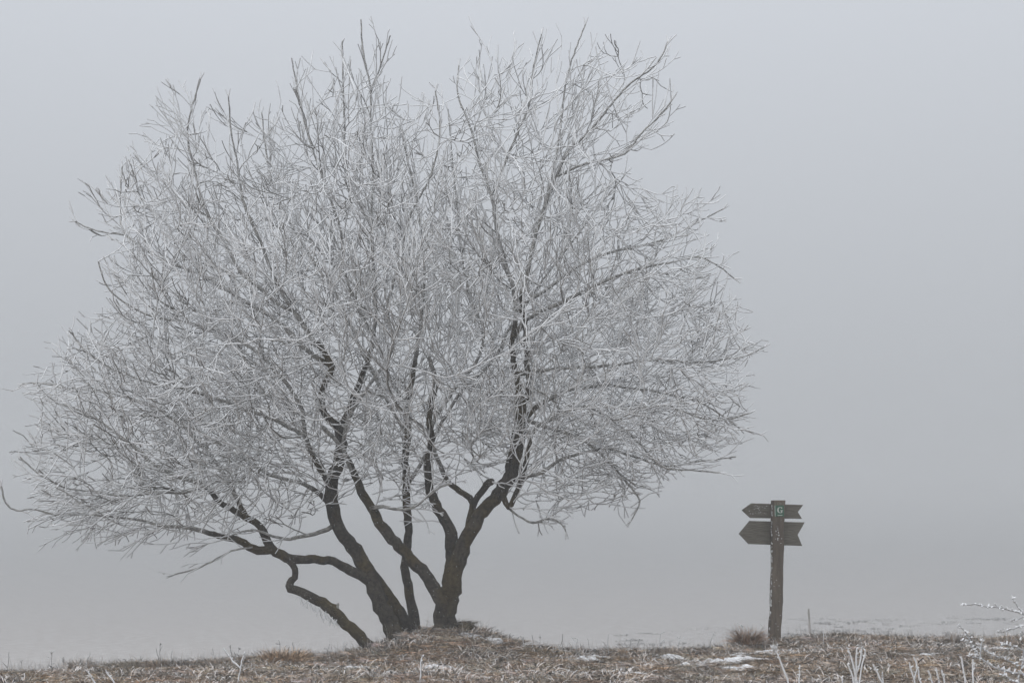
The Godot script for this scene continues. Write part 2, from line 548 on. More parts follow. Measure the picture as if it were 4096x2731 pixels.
	_limb("limb", 4, [[0.10,3.04,-17.89,0.047], [0.08,3.32,-17.92,0.040], [0.03,3.55,-17.95,0.037], [0.00,3.89,-17.99,0.033], [0.05,4.23,-18.03,0.029], [0.00,4.64,-18.09,0.028], [-0.13,5.00,-18.15,0.024], [-0.21,5.42,-18.21,0.024], [-0.27,5.84,-18.27,0.020], [-0.44,6.33,-18.32,0.016], [-0.56,6.83,-18.38,0.014], [-0.73,7.27,-18.44,0.010], [-0.72,7.71,-18.50,0.008]])
	_limb("limb", 4, [[0.11,3.01,-17.89,0.047], [0.22,3.23,-17.84,0.040], [0.19,3.58,-17.79,0.036], [0.16,4.08,-17.76,0.033], [0.11,4.36,-17.72,0.031], [0.20,4.74,-17.70,0.027], [0.32,5.25,-17.68,0.023], [0.45,5.64,-17.67,0.021], [0.58,5.99,-17.67,0.019], [0.74,6.30,-17.67,0.017], [1.08,6.65,-17.68,0.014], [1.48,7.15,-17.69,0.012], [1.80,7.39,-17.71,0.010], [1.95,7.58,-17.74,0.009], [2.04,7.79,-17.78,0.008]])
	_limb("limb", 4, [[-0.14,1.95,-17.84,0.040], [-0.05,1.75,-17.77,0.036], [0.05,1.92,-17.71,0.034], [0.15,2.20,-17.66,0.032], [0.21,2.50,-17.62,0.031], [0.28,2.71,-17.59,0.027], [0.57,2.87,-17.56,0.023], [0.82,2.97,-17.54,0.019], [1.16,2.99,-17.52,0.016], [1.50,2.96,-17.52,0.013], [1.97,2.98,-17.52,0.011], [2.35,2.84,-17.52,0.009], [2.65,2.82,-17.54,0.008], [2.95,2.90,-17.56,0.008]])
	_limb("limb", 4, [[0.11,2.82,-17.95,0.040], [0.36,3.06,-18.11,0.030], [0.70,3.25,-18.33,0.024], [1.17,3.35,-18.54,0.020], [1.59,3.34,-18.76,0.016], [2.08,3.28,-18.97,0.012], [2.64,3.15,-19.19,0.010], [3.14,2.84,-19.40,0.008]])
	_limb("limb", 13, [[0.07,3.43,-17.89,0.033], [0.37,3.49,-17.94,0.024], [0.75,3.52,-17.99,0.019], [1.23,3.56,-18.06,0.018], [1.83,3.64,-18.15,0.015], [2.40,3.62,-18.24,0.012], [2.79,3.67,-18.32,0.010], [3.11,3.74,-18.41,0.009], [3.34,3.86,-18.50,0.008]])
	_limb("limb", 13, [[0.02,3.91,-17.95,0.033], [0.21,4.15,-17.90,0.027], [0.69,4.38,-17.85,0.024], [1.02,4.54,-17.80,0.021], [1.38,4.69,-17.75,0.017], [1.74,4.79,-17.70,0.013], [2.05,4.84,-17.65,0.011], [2.34,4.90,-17.60,0.010], [2.61,4.77,-17.55,0.008], [2.80,4.60,-17.50,0.008]])
	_limb("limb", 14, [[0.14,4.36,-18.10,0.026], [0.48,4.60,-18.17,0.022], [0.88,4.90,-18.24,0.018], [1.29,5.09,-18.31,0.016], [1.70,5.19,-18.39,0.014], [2.11,5.33,-18.46,0.011], [2.47,5.54,-18.53,0.009], [2.84,5.74,-18.60,0.008]])
	_limb("limb", 14, [[0.58,5.96,-17.67,0.017], [0.97,6.12,-17.63,0.014], [1.44,6.23,-17.58,0.011], [1.64,6.47,-17.54,0.010], [1.91,6.73,-17.49,0.009], [2.05,6.91,-17.45,0.008]])
	_limb("limb", 13, [[-0.27,5.83,-18.20,0.018], [-0.15,6.11,-18.15,0.016], [-0.01,6.45,-18.10,0.015], [0.14,6.79,-18.05,0.014], [0.25,7.10,-18.00,0.012], [0.27,7.42,-17.97,0.010], [0.39,7.95,-17.95,0.008]])
	_limb("limb", 14, [[0.32,5.25,-17.67,0.019], [0.48,5.83,-17.73,0.015], [0.61,6.48,-17.78,0.013], [0.73,7.37,-17.84,0.010], [0.97,8.07,-17.89,0.008]])
	_limb("limb", 4, [[-0.58,1.34,-17.95,0.048], [-0.53,1.58,-17.98,0.046], [-0.50,1.80,-18.01,0.044], [-0.61,1.91,-18.07,0.039], [-0.77,2.03,-18.13,0.035], [-0.86,2.14,-18.20,0.032], [-0.99,2.45,-18.27,0.026], [-1.05,2.79,-18.34,0.024], [-0.78,3.25,-18.41,0.022], [-0.47,3.66,-18.49,0.020], [-0.38,4.08,-18.57,0.018], [-0.56,4.56,-18.65,0.016], [-0.68,5.17,-18.73,0.014], [-0.75,5.85,-18.82,0.012], [-0.81,6.42,-18.91,0.010], [-0.89,7.25,-19.00,0.008]])
	_limb("limb", 23, [[-0.49,1.76,-18.00,0.040], [-0.43,1.88,-17.95,0.042], [-0.35,1.99,-17.90,0.044], [-0.29,2.05,-17.86,0.047], [-0.25,2.06,-17.81,0.044]])
	_limb("limb", 4, [[0.09,2.11,-17.89,0.033], [0.18,2.13,-17.85,0.027], [0.38,2.18,-17.80,0.023], [0.57,2.32,-17.76,0.021], [0.81,2.40,-17.72,0.017], [1.17,2.47,-17.68,0.013], [1.54,2.36,-17.63,0.011], [1.92,2.25,-17.59,0.010], [2.29,2.30,-17.55,0.009], [2.77,2.36,-17.50,0.008]])
	_limb("limb", 3, [[-1.39,3.10,-18.60,0.027], [-1.61,3.43,-18.50,0.024], [-1.74,3.83,-18.40,0.022], [-1.98,4.27,-18.30,0.020], [-2.20,4.84,-18.20,0.018], [-2.23,5.28,-18.10,0.016], [-2.36,5.72,-18.00,0.014], [-2.53,6.17,-17.95,0.012], [-2.71,6.74,-17.89,0.010], [-2.87,7.49,-17.84,0.008]])
	_limb("limb", 0, [[-2.30,1.99,-18.00,0.044], [-2.49,2.32,-17.93,0.033], [-2.62,2.65,-17.87,0.029], [-2.68,3.03,-17.80,0.025], [-2.95,3.41,-17.74,0.023], [-3.28,3.73,-17.67,0.019], [-3.71,3.95,-17.60,0.017], [-4.13,4.05,-17.54,0.015], [-4.61,4.15,-17.47,0.011], [-5.04,4.44,-17.41,0.009], [-5.17,4.79,-17.34,0.007]])
	_limb("limb", 27, [[-2.60,2.64,-17.73,0.025], [-3.03,2.85,-17.65,0.023], [-3.46,3.01,-17.58,0.019], [-3.94,3.17,-17.51,0.016], [-4.47,3.27,-17.44,0.013], [-4.94,3.43,-17.37,0.011], [-5.31,3.69,-17.30,0.009], [-5.43,3.88,-17.23,0.007]])
	_limb("limb", 7, [[-3.34,1.62,-17.84,0.033], [-3.62,2.10,-17.94,0.026], [-3.88,2.44,-18.07,0.023], [-4.26,2.79,-18.26,0.020], [-4.77,3.09,-18.45,0.016], [-5.41,3.27,-18.64,0.014], [-5.99,3.35,-18.82,0.012], [-6.40,3.43,-19.01,0.010], [-6.70,3.44,-19.20,0.008]])
	_limb("limb", 0, [[-2.28,1.75,-18.00,0.040], [-2.49,1.94,-18.19,0.033], [-2.74,2.06,-18.37,0.026], [-3.17,2.18,-18.56,0.024], [-3.61,2.42,-18.74,0.020], [-4.12,2.72,-18.93,0.016], [-4.58,2.96,-19.11,0.014], [-5.11,3.01,-19.30,0.013]])
	_limb("limb", 5, [[-1.75,1.73,-17.67,0.032], [-1.60,1.75,-17.61,0.021], [-1.40,1.71,-17.54,0.017], [-1.21,1.74,-17.48,0.015], [-1.07,1.84,-17.41,0.013], [-0.88,1.98,-17.35,0.011], [-0.75,2.02,-17.29,0.009]])
	_limb("limb", 3, [[-1.39,2.01,-18.50,0.026], [-1.18,2.35,-18.61,0.024], [-0.96,2.82,-18.72,0.022], [-0.68,3.29,-18.83,0.020], [-0.27,3.72,-18.94,0.018], [0.02,4.27,-19.06,0.016], [0.44,4.89,-19.17,0.014], [0.81,5.40,-19.28,0.012], [1.19,5.92,-19.39,0.010], [1.63,6.48,-19.50,0.008]])
	_limb("limb", 5, [[-1.98,2.16,-17.67,0.029], [-2.10,2.47,-17.63,0.025], [-2.04,2.85,-17.59,0.023], [-1.77,3.28,-17.55,0.021], [-1.50,3.72,-17.52,0.019], [-1.56,4.26,-17.48,0.017], [-1.40,4.81,-17.44,0.015], [-1.29,5.36,-17.40,0.013], [-1.02,5.91,-17.36,0.011], [-0.91,6.46,-17.32,0.009], [-0.97,6.97,-17.29,0.007]])
	_limb("limb", 3, [[-1.37,2.70,-18.60,0.027], [-1.60,3.05,-18.71,0.024], [-1.85,3.53,-18.82,0.022], [-2.10,4.01,-18.94,0.020], [-2.36,4.57,-19.05,0.019], [-2.74,5.13,-19.16,0.017], [-3.13,5.77,-19.27,0.015], [-3.41,6.42,-19.39,0.013], [-3.57,7.35,-19.50,0.008]])
	_limb("limb", 7, [[-3.87,2.01,-17.84,0.024], [-4.12,1.93,-17.76,0.019], [-4.43,1.93,-17.69,0.017], [-4.79,1.88,-17.62,0.013], [-5.15,1.93,-17.55,0.011], [-5.51,1.98,-17.48,0.009], [-5.81,2.14,-17.41,0.008], [-6.04,2.35,-17.34,0.007]])
	_limb("limb", 0, [[-2.27,1.51,-17.97,0.031], [-2.42,1.43,-17.92,0.027], [-2.60,1.39,-17.87,0.023], [-2.84,1.35,-17.82,0.019], [-3.05,1.41,-17.77,0.015], [-3.23,1.46,-17.72,0.013], [-3.41,1.42,-17.67,0.011]])
	_limb("limb", 8, [[-3.23,1.25,-17.73,0.011], [-3.49,1.20,-17.67,0.010], [-3.70,1.08,-17.61,0.010], [-3.91,0.98,-17.56,0.009], [-4.14,0.92,-17.50,0.008]])
	_limb("limb", 15, [[-0.05,1.74,-17.84,0.015], [0.08,1.64,-17.80,0.013], [0.27,1.55,-17.77,0.012], [0.48,1.61,-17.74,0.010], [0.62,1.53,-17.70,0.009], [0.67,1.44,-17.67,0.008]])
	_limb("limb", 15, [[0.89,3.00,-17.50,0.015], [1.21,2.84,-17.47,0.014], [1.53,2.57,-17.44,0.013], [1.84,2.24,-17.41,0.011], [2.21,2.19,-17.37,0.009], [2.55,2.16,-17.34,0.007]])
	_limb("limb", 4, [[0.11,2.87,-17.89,0.029], [0.52,2.73,-17.84,0.023], [0.90,2.59,-17.80,0.019], [1.22,2.31,-17.75,0.015], [1.44,2.04,-17.71,0.013], [1.59,1.82,-17.66,0.010], [1.48,1.58,-17.61,0.008]])
	_limb("limb", 9, [[-2.58,3.91,-17.84,0.023], [-2.98,4.53,-17.76,0.019], [-3.20,5.08,-17.69,0.017], [-3.42,5.58,-17.61,0.015], [-3.50,6.07,-17.54,0.011], [-3.58,6.50,-17.47,0.009], [-3.61,6.93,-17.39,0.008]])
	_limb("limb", 2, [[-2.15,0.44,-17.73,0.023], [-2.16,0.50,-17.71,0.017], [-2.15,0.56,-17.70,0.015]])
	_limb("limb", 10, [[-1.87,5.44,-18.30,0.014], [-2.17,6.13,-18.23,0.013], [-2.23,6.94,-18.17,0.011], [-2.26,7.91,-18.10,0.008]])
	_limb("limb", 10, [[-1.91,7.28,-18.40,0.011], [-1.79,7.60,-18.35,0.010], [-1.64,8.06,-18.30,0.008]])
	_limb("root", 4, [[-0.89,0.34,-17.92,0.055], [-0.95,0.24,-17.89,0.044], [-1.04,0.17,-17.86,0.033], [-1.16,0.09,-17.84,0.023]])
	_limb("root", 4, [[-0.76,0.31,-17.92,0.047], [-0.68,0.22,-17.91,0.036], [-0.60,0.15,-17.90,0.026], [-0.49,0.08,-17.89,0.017]])
	_limb("root", 0, [[-1.47,0.30,-17.95,0.048], [-1.42,0.18,-17.89,0.036], [-1.36,0.08,-17.84,0.024], [-1.28,0.01,-17.78,0.017]])
	crown = PackedVector2Array([Vector2(-5.94,1.16), Vector2(-6.15,1.55), Vector2(-6.27,1.99), Vector2(-6.33,2.55), Vector2(-6.16,2.74), Vector2(-6.28,3.32), Vector2(-5.96,3.52), Vector2(-5.67,3.97), Vector2(-5.36,4.34), Vector2(-5.34,4.69), Vector2(-5.20,4.86), Vector2(-5.29,5.09), Vector2(-5.65,5.42), Vector2(-5.49,6.06), Vector2(-5.09,6.16), Vector2(-5.05,6.39), Vector2(-4.87,6.72), Vector2(-4.80,7.06), Vector2(-4.62,7.27), Vector2(-4.11,7.35), Vector2(-3.72,7.12), Vector2(-3.59,6.66), Vector2(-3.29,6.92), Vector2(-3.01,7.18), Vector2(-2.90,7.59), Vector2(-2.53,7.69), Vector2(-2.23,7.87), Vector2(-2.01,8.17), Vector2(-1.61,7.95), Vector2(-1.68,7.31), Vector2(-1.42,7.31), Vector2(-1.01,7.21), Vector2(-0.83,7.21), Vector2(-0.71,7.54), Vector2(-0.55,7.74), Vector2(-0.22,7.97), Vector2(0.21,7.87), Vector2(0.40,7.96), Vector2(0.73,7.66), Vector2(0.98,8.11), Vector2(1.11,7.89), Vector2(1.45,7.88), Vector2(1.70,7.72), Vector2(2.08,7.87), Vector2(2.35,7.71), Vector2(2.06,7.43), Vector2(2.13,7.06), Vector2(2.19,6.88), Vector2(2.13,6.72), Vector2(2.05,6.35), Vector2(1.53,6.07), Vector2(1.72,5.75), Vector2(2.42,5.82), Vector2(2.78,5.55), Vector2(2.43,5.25), Vector2(2.72,4.94), Vector2(2.89,4.67), Vector2(2.61,4.51), Vector2(3.04,4.31), Vector2(3.10,4.05), Vector2(3.27,3.78), Vector2(3.10,3.38), Vector2(3.06,2.74), Vector2(2.87,2.38), Vector2(2.66,2.17), Vector2(2.29,2.06), Vector2(1.86,1.95), Vector2(1.52,1.58), Vector2(1.13,1.66), Vector2(0.71,1.43), Vector2(0.35,1.41), Vector2(0.05,1.66), Vector2(-0.25,1.83), Vector2(-0.56,2.05), Vector2(-0.81,1.66), Vector2(-0.97,1.22), Vector2(-1.30,1.61), Vector2(-1.69,1.88), Vector2(-2.08,1.83), Vector2(-2.38,1.61), Vector2(-2.68,1.42), Vector2(-3.17,1.36), Vector2(-3.60,1.17), Vector2(-3.99,1.22), Vector2(-4.37,1.09), Vector2(-4.70,1.00), Vector2(-4.97,1.06), Vector2(-5.53,1.18)])
	heart = Vector3(-0.918,1.993,-18.000)
	make_mask()
	var root := root_at("bare_tree", Vector3(-0.9, 0.15, -18.0))
	tag(root, "wide many-stemmed leafless tree covered in white rime on the grassy bank", "tree")
	var shift := -root.position
	# second order: about 290 branches that reach for the gaps of the crown
	var branches := []
	var tries := 0
	while branches.size() < 292 and tries < 3000:
		tries += 1
		var best := Vector3.ZERO
		var best_gap := -1.0
		for c in 5:
			var p := Vector3(mask_o.x + rng.randf() * mask_w * STEP, mask_o.y + rng.randf() * mask_h * STEP, TREE_Z + rng.randf_range(-2.9, 3.0))
			var dd := inside(p)
			if dd < 0.03 or (c < 2 and dd > 0.3): continue
			var key := Vector3i((p / CELL).floor())
			var gap := 3.0
			for dx in [-1, 0, 1]:
				for dy in [-1, 0, 1]:
					for dz in [-1, 0, 1]:
						var list = cells.get(key + Vector3i(dx, dy, dz))
						if list != null:
							for at in list: gap = minf(gap, node_p[at].distance_to(p))
			if gap > best_gap:
				best_gap = gap; best = p
		if best_gap < 0.2: continue
		var from := nearest(best, 5, 2)
		if from < 0: continue
		var far := node_p[from].distance_to(best)
		var thick := minf(node_r[from] * 0.8, 0.0075 + 0.0055 * far)
		var br := sprout(from, best, maxf(thick, 0.0075), 2, 0.09)
		branches.append(br)
		remember(br[0], br[1], 2, 1)
	# third and fourth order: shoots set alternately along every branch and along the thin ends of the limbs
	var twigs := Buf.new()
	for br in branches:
		dress(twigs, br[0], br[1], 0.12)
	# more boughs into the gaps that are left
	var made := 0
	tries = 0
	while made < 1760 and tries < 60000:
		tries += 1
		var p := Vector3(mask_o.x + rng.randf() * mask_w * STEP, mask_o.y + rng.randf() * mask_h * STEP, TREE_Z + rng.randf_range(-2.6, 2.2))
		var deep := inside(p)
		if deep < 0.05: continue
		if rng.randf() < 0.5 * smoothstep(4.2, 7.4, p.y): continue
		if made > 1330 and (p.y > 3.0 or p.z < TREE_Z - 0.3 or absf(p.x + 1.4) > 2.6): continue
		var from := nearest(p, 3, 2)
		if from < 0: continue
		var far := node_p[from].distance_to(p)
		if far < 0.3 or far > (1.5 if made <= 1330 else 2.2): continue
		var br := sprout(from, p, clampf(node_r[from] * 0.8, 0.0066, 0.0095), 3, 0.08)
		tube(twigs, br[0], br[1], 5, TWIG_BARK)
		remember(br[0], br[1], 2, 1)
		dress(twigs, br[0], br[1], 0.1)
		made += 1
	for l in limbs:
		var from := 0
		while from < l[3].size() - 1 and (l[3][from] > 0.021 or l[2][from].y < 1.0): from += 1
		if l[0] != "root" and l[3].size() - from > 4:
			dress(twigs, l[2].slice(from), l[3].slice(from), 0.0, 0.15)
	var total := node_p.size()
	var fine := 0
	print("nodes ", total, " third ", made, " fine ", fine, " tris ", twigs.i.size() / 3)
	# meshes
	var crumbs := Buf.new()
	for l in limbs:
		var b := Buf.new()
		var thick: bool = l[3][0] > 0.05
		tube(b, l[2], l[3], 26 if thick else 9, LIMB_BARK, 0.8, 0.13 if thick else 0.10)
		for k in b.v.size(): b.v[k] += shift
		commit(b, l[0], mats.bark, root)
		for k in l[2].size():
			var r: float = l[3][k]
			if r < 0.022: continue
			for c in 10:
				if rng.randf() < 0.5: flake(crumbs, l[2][k], r, l[2][mini(k + 1, l[2].size() - 1)] - l[2][maxi(k - 1, 0)])
	for br in branches:
		var b := Buf.new()
		tube(b, br[0], br[1], 6, TWIG_BARK)
		for k in b.v.size(): b.v[k] += shift
		commit(b, "branch", mats.twig, root)
	for k in twigs.v.size(): twigs.v[k] += shift
	tag(commit(twigs, "twigs", mats.twig, root), "", "", "", "stuff")
	for k in crumbs.v.size(): crumbs.v[k] += shift
	tag(commit(crumbs, "frost_flakes", mats.frost, root), "", "", "", "stuff")
	# matted frosty threads hanging under the low left stem
	var beard := Buf.new()
	var hang := [Vector3(-2.593,0.643,-17.550), Vector3(-2.512,0.590,-17.550), Vector3(-2.442,0.548,-17.550), Vector3(-2.388,0.517,-17.550), Vector3(-2.351,0.496,-17.550), Vector3(-2.313,0.454,-17.550), Vector3(-2.259,0.423,-17.550), Vector3(-2.194,0.402,-17.550), Vector3(-2.173,0.370,-17.550)]
	for h in hang:
		for k in 5:
			var p: Vector3 = h + Vector3(rng.randf_range(-.04, .04), rng.randf_range(-.01, .03), rng.randf_range(-.03, .06))
			var pts := PackedVector3Array([p])
			var rad := PackedFloat32Array([0.004])
			var d := Vector3(rng.randf_range(-.6, .6), -1, rng.randf_range(-.4, .4)).normalized()
			for s in 4:
				d = (d + Vector3(rng.randf_range(-.5, .7), -.1, rng.randf_range(-.3, .3))).normalized()
				p += d * rng.randf_range(0.012, 0.034)
				pts.push_back(p); rad.push_back(0.0035)
			tube(beard, pts, rad, 4, Color(0.55, 0.56, 0.57))
	for k in beard.v.size(): beard.v[k] += shift
	tag(commit(beard, "frost_threads", mats.frost, root), "", "", "", "stuff")


func flake(b: Buf, p: Vector3, r: float, along: Vector3) -> void:
	var d := along.normalized()
	var nn := Vector3(rng.randfn(), rng.randfn(), rng.randfn())
	nn = (nn - d * nn.dot(d)).normalized()
	if nn.dot(wind) < -0.55: return
	var s := rng.randf_range(0.002, 0.006)
	var c := p + d * rng.randf_range(-.03, .03) + nn * (r * 0.98)
	var u := d * s * rng.randf_range(0.7, 1.6)
	var w := d.cross(nn) * s
	var top := c + nn * s * rng.randf_range(0.7, 1.8)
	for q in [[c + u, c + w], [c + w, c - u], [c - u, c - w], [c - w, c + u]]:
		tri(b, q[1], q[0], top)
		for k in 3: b.c.push_back(Color(0.62, 0.64, 0.66))


# side shoots along a finished branch, and one or two that carry it on past its tip
func dress(b: Buf, pts: PackedVector3Array, rad: PackedFloat32Array, skip: float, past := 1.0) -> void:
	var run := 0.0
	var length := 0.0
	for k in pts.size() - 1: length += pts[k].distance_to(pts[k + 1])
	var next := skip + rng.randf() * 0.1
	var turn := rng.randf() * TAU
	for k in range(1, pts.size()):
		run += pts[k].distance_to(pts[k - 1])
		if run < next: continue
		var high := smoothstep(3.8, 7.0, pts[k].y)
		next = run + rng.randf_range(0.12, 0.27) * (1.0 + 0.2 * high)
		turn += PI + rng.randfn() * 0.6
		var t := clampf(run / length, 0.0, 1.0)
		shoot(b, pts[k], (pts[k] - pts[k - 1]).normalized(), turn, rng.randf_range(0.7, 1.7) * (1.0 - 0.4 * t) * (0.55 + 0.45 * minf(1.0, length)), rad[k] * 0.8, 3)
	var e := pts.size() - 1
	for k in 2:
		shoot(b, pts[e], (pts[e] - pts[e - 1]).normalized(), rng.randf() * TAU, past * rng.randf_range(0.25, 0.6) * (1.0 - 0.4 * smoothstep(5.0, 7.0, pts[e].y)), rad[e], 3, 0.12 if k == 0 else 0.5)


func shoot(b: Buf, p0: Vector3, along: Vector3, turn: float, length: float, thick: float, order: int, lean := -1.0) -> void:
	var u := along.cross(Vector3(0.21, 0.13, 0.97)).normalized()
	var side := u * cos(turn) + along.cross(u) * sin(turn)
	var g := guide(p0)
	var high := clampf((p0.y - heart.y) / 4.6, -0.4, 1.0)
	if lean < 0.0: lean = rng.randf_range(0.38, 0.78) - 0.1 * maxf(0.0, high)
	var up := side.dot((g + Vector3.UP * 0.6).normalized())
	if up < -0.3: length *= 0.7
	var out := inside(p0)
	if out < 0.1: length = minf(length, 0.35)
	var d := (along * cos(lean) + side * sin(lean)).normalized()
	var step := 0.05
	var count := maxi(2, int(length / step))
	thick = clampf(thick, 0.0046, 0.0072 if order == 3 else 0.0056)
	var pts := PackedVector3Array([p0])
	var rad := PackedFloat32Array([thick])
	var curl := (g * 0.9 + along * 0.5 + Vector3(0, 0.55 + 0.5 * maxf(0.0, high), 0)).normalized()
	var pull := rng.randf_range(0.1, 0.32)
	var sag := rng.randf_range(-0.02, 0.17) * clampf(1.0 - high * 1.1, 0.15, 1.3)
	if high < -0.02: pull *= 0.7
	var bow := (side * rng.randfn() + u * rng.randfn()) * 0.04
	var slack := rng.randf_range(-0.03, 0.2)
	if out < 0.12: slack = out - 0.16
	var p := p0
	var node := rng.randf_range(0.1, 0.22)
	var run := 0.0
	var buds := []
	var az := rng.randf() * TAU
	for k in count:
		var t := float(k) / count
		d = (d + curl * pull * (0.15 + 1.3 * t * t) - Vector3(0, sag * (1.0 - 1.3 * t), 0) + bow + Vector3(rng.randfn(), rng.randfn(), rng.randfn()) * 0.016).normalized()
		p += d * step
		run += step
		if inside(p) < slack or p.y > 8.05 + 0.15 * sin(p0.x * 40.0): break
		pts.push_back(p)
		rad.push_back(lerpf(thick, 0.0040, t))
		if run >= node and order < 5:
			az += PI + rng.randfn() * 0.7
			node = run + rng.randf_range(0.12, 0.26) * (1.0 + 0.5 * maxf(0.0, high))
			buds.append([p, d, az, t])
			var uu := d.cross(Vector3(0.21, 0.13, 0.97)).normalized()
			d = (d - (uu * cos(az) + d.cross(uu) * sin(az)) * 0.13).normalized()
	if pts.size() < 2: return
	tube(b, pts, rad, 5 if order == 3 else 4, TWIG_BARK)
	for q in buds:
		var ln: float = minf(0.85, length * rng.randf_range(0.35, 0.8) * (1.0 - 0.4 * q[3]))
		if order == 4: ln = rng.randf_range(0.08, 0.3)
		if order == 4 and rng.randf() < 0.6: continue
		shoot(b, q[0], q[1], q[2], ln, 0.0054, order + 1)


# ------------------------------------------------------------------ signpost
func slab(outline: PackedVector2Array, front: float, back: float, bevel: float, col: Color) -> Buf:
	var b := Buf.new()
	var inner: PackedVector2Array = Geometry2D.offset_polygon(outline, -bevel, Geometry2D.JOIN_MITER)[0]
	for side in 2:
		var zf := front if side == 0 else back
		var idx := Geometry2D.triangulate_polygon(inner)
		for k in range(0, idx.size(), 3):
			var q := []
			for o in 3: q.append(Vector3(inner[idx[k + o]].x, inner[idx[k + o]].y, zf))
			var nn: Vector3 = (q[2] - q[0]).cross(q[1] - q[0])
			if (nn.z > 0.0) == (side == 0): tri(b, q[0], q[1], q[2])
			else: tri(b, q[0], q[2], q[1])
	var rings := [[inner, front], [outline, front - bevel], [outline, back + bevel], [inner, back]]
	var turn := 0.0
	for k in outline.size():
		turn += outline[k].cross(outline[(k + 1) % outline.size()])
	for r in 3:
		var count: int = mini(rings[r][0].size(), rings[r + 1][0].size())
		for k in count:
			# match ring points by nearness, since the inset may start elsewhere
			var a: Vector2 = outline[k]
			var c: Vector2 = outline[(k + 1) % outline.size()]
			var q := []
			for e in [[r, a], [r, c], [r + 1, a], [r + 1, c]]:
				var best: Vector2 = e[1]
				var near := 1e9
				for p in rings[e[0]][0]:
					if p.distance_to(e[1]) < near:
						near = p.distance_to(e[1]); best = p
				q.append(Vector3(best.x, best.y, rings[e[0]][1]))
			if turn < 0.0:
				tri(b, q[0], q[1], q[2]); tri(b, q[1], q[3], q[2])
			else:
				tri(b, q[0], q[2], q[1]); tri(b, q[1], q[2], q[3])
	for k in b.v.size(): b.c.push_back(col)
	return b


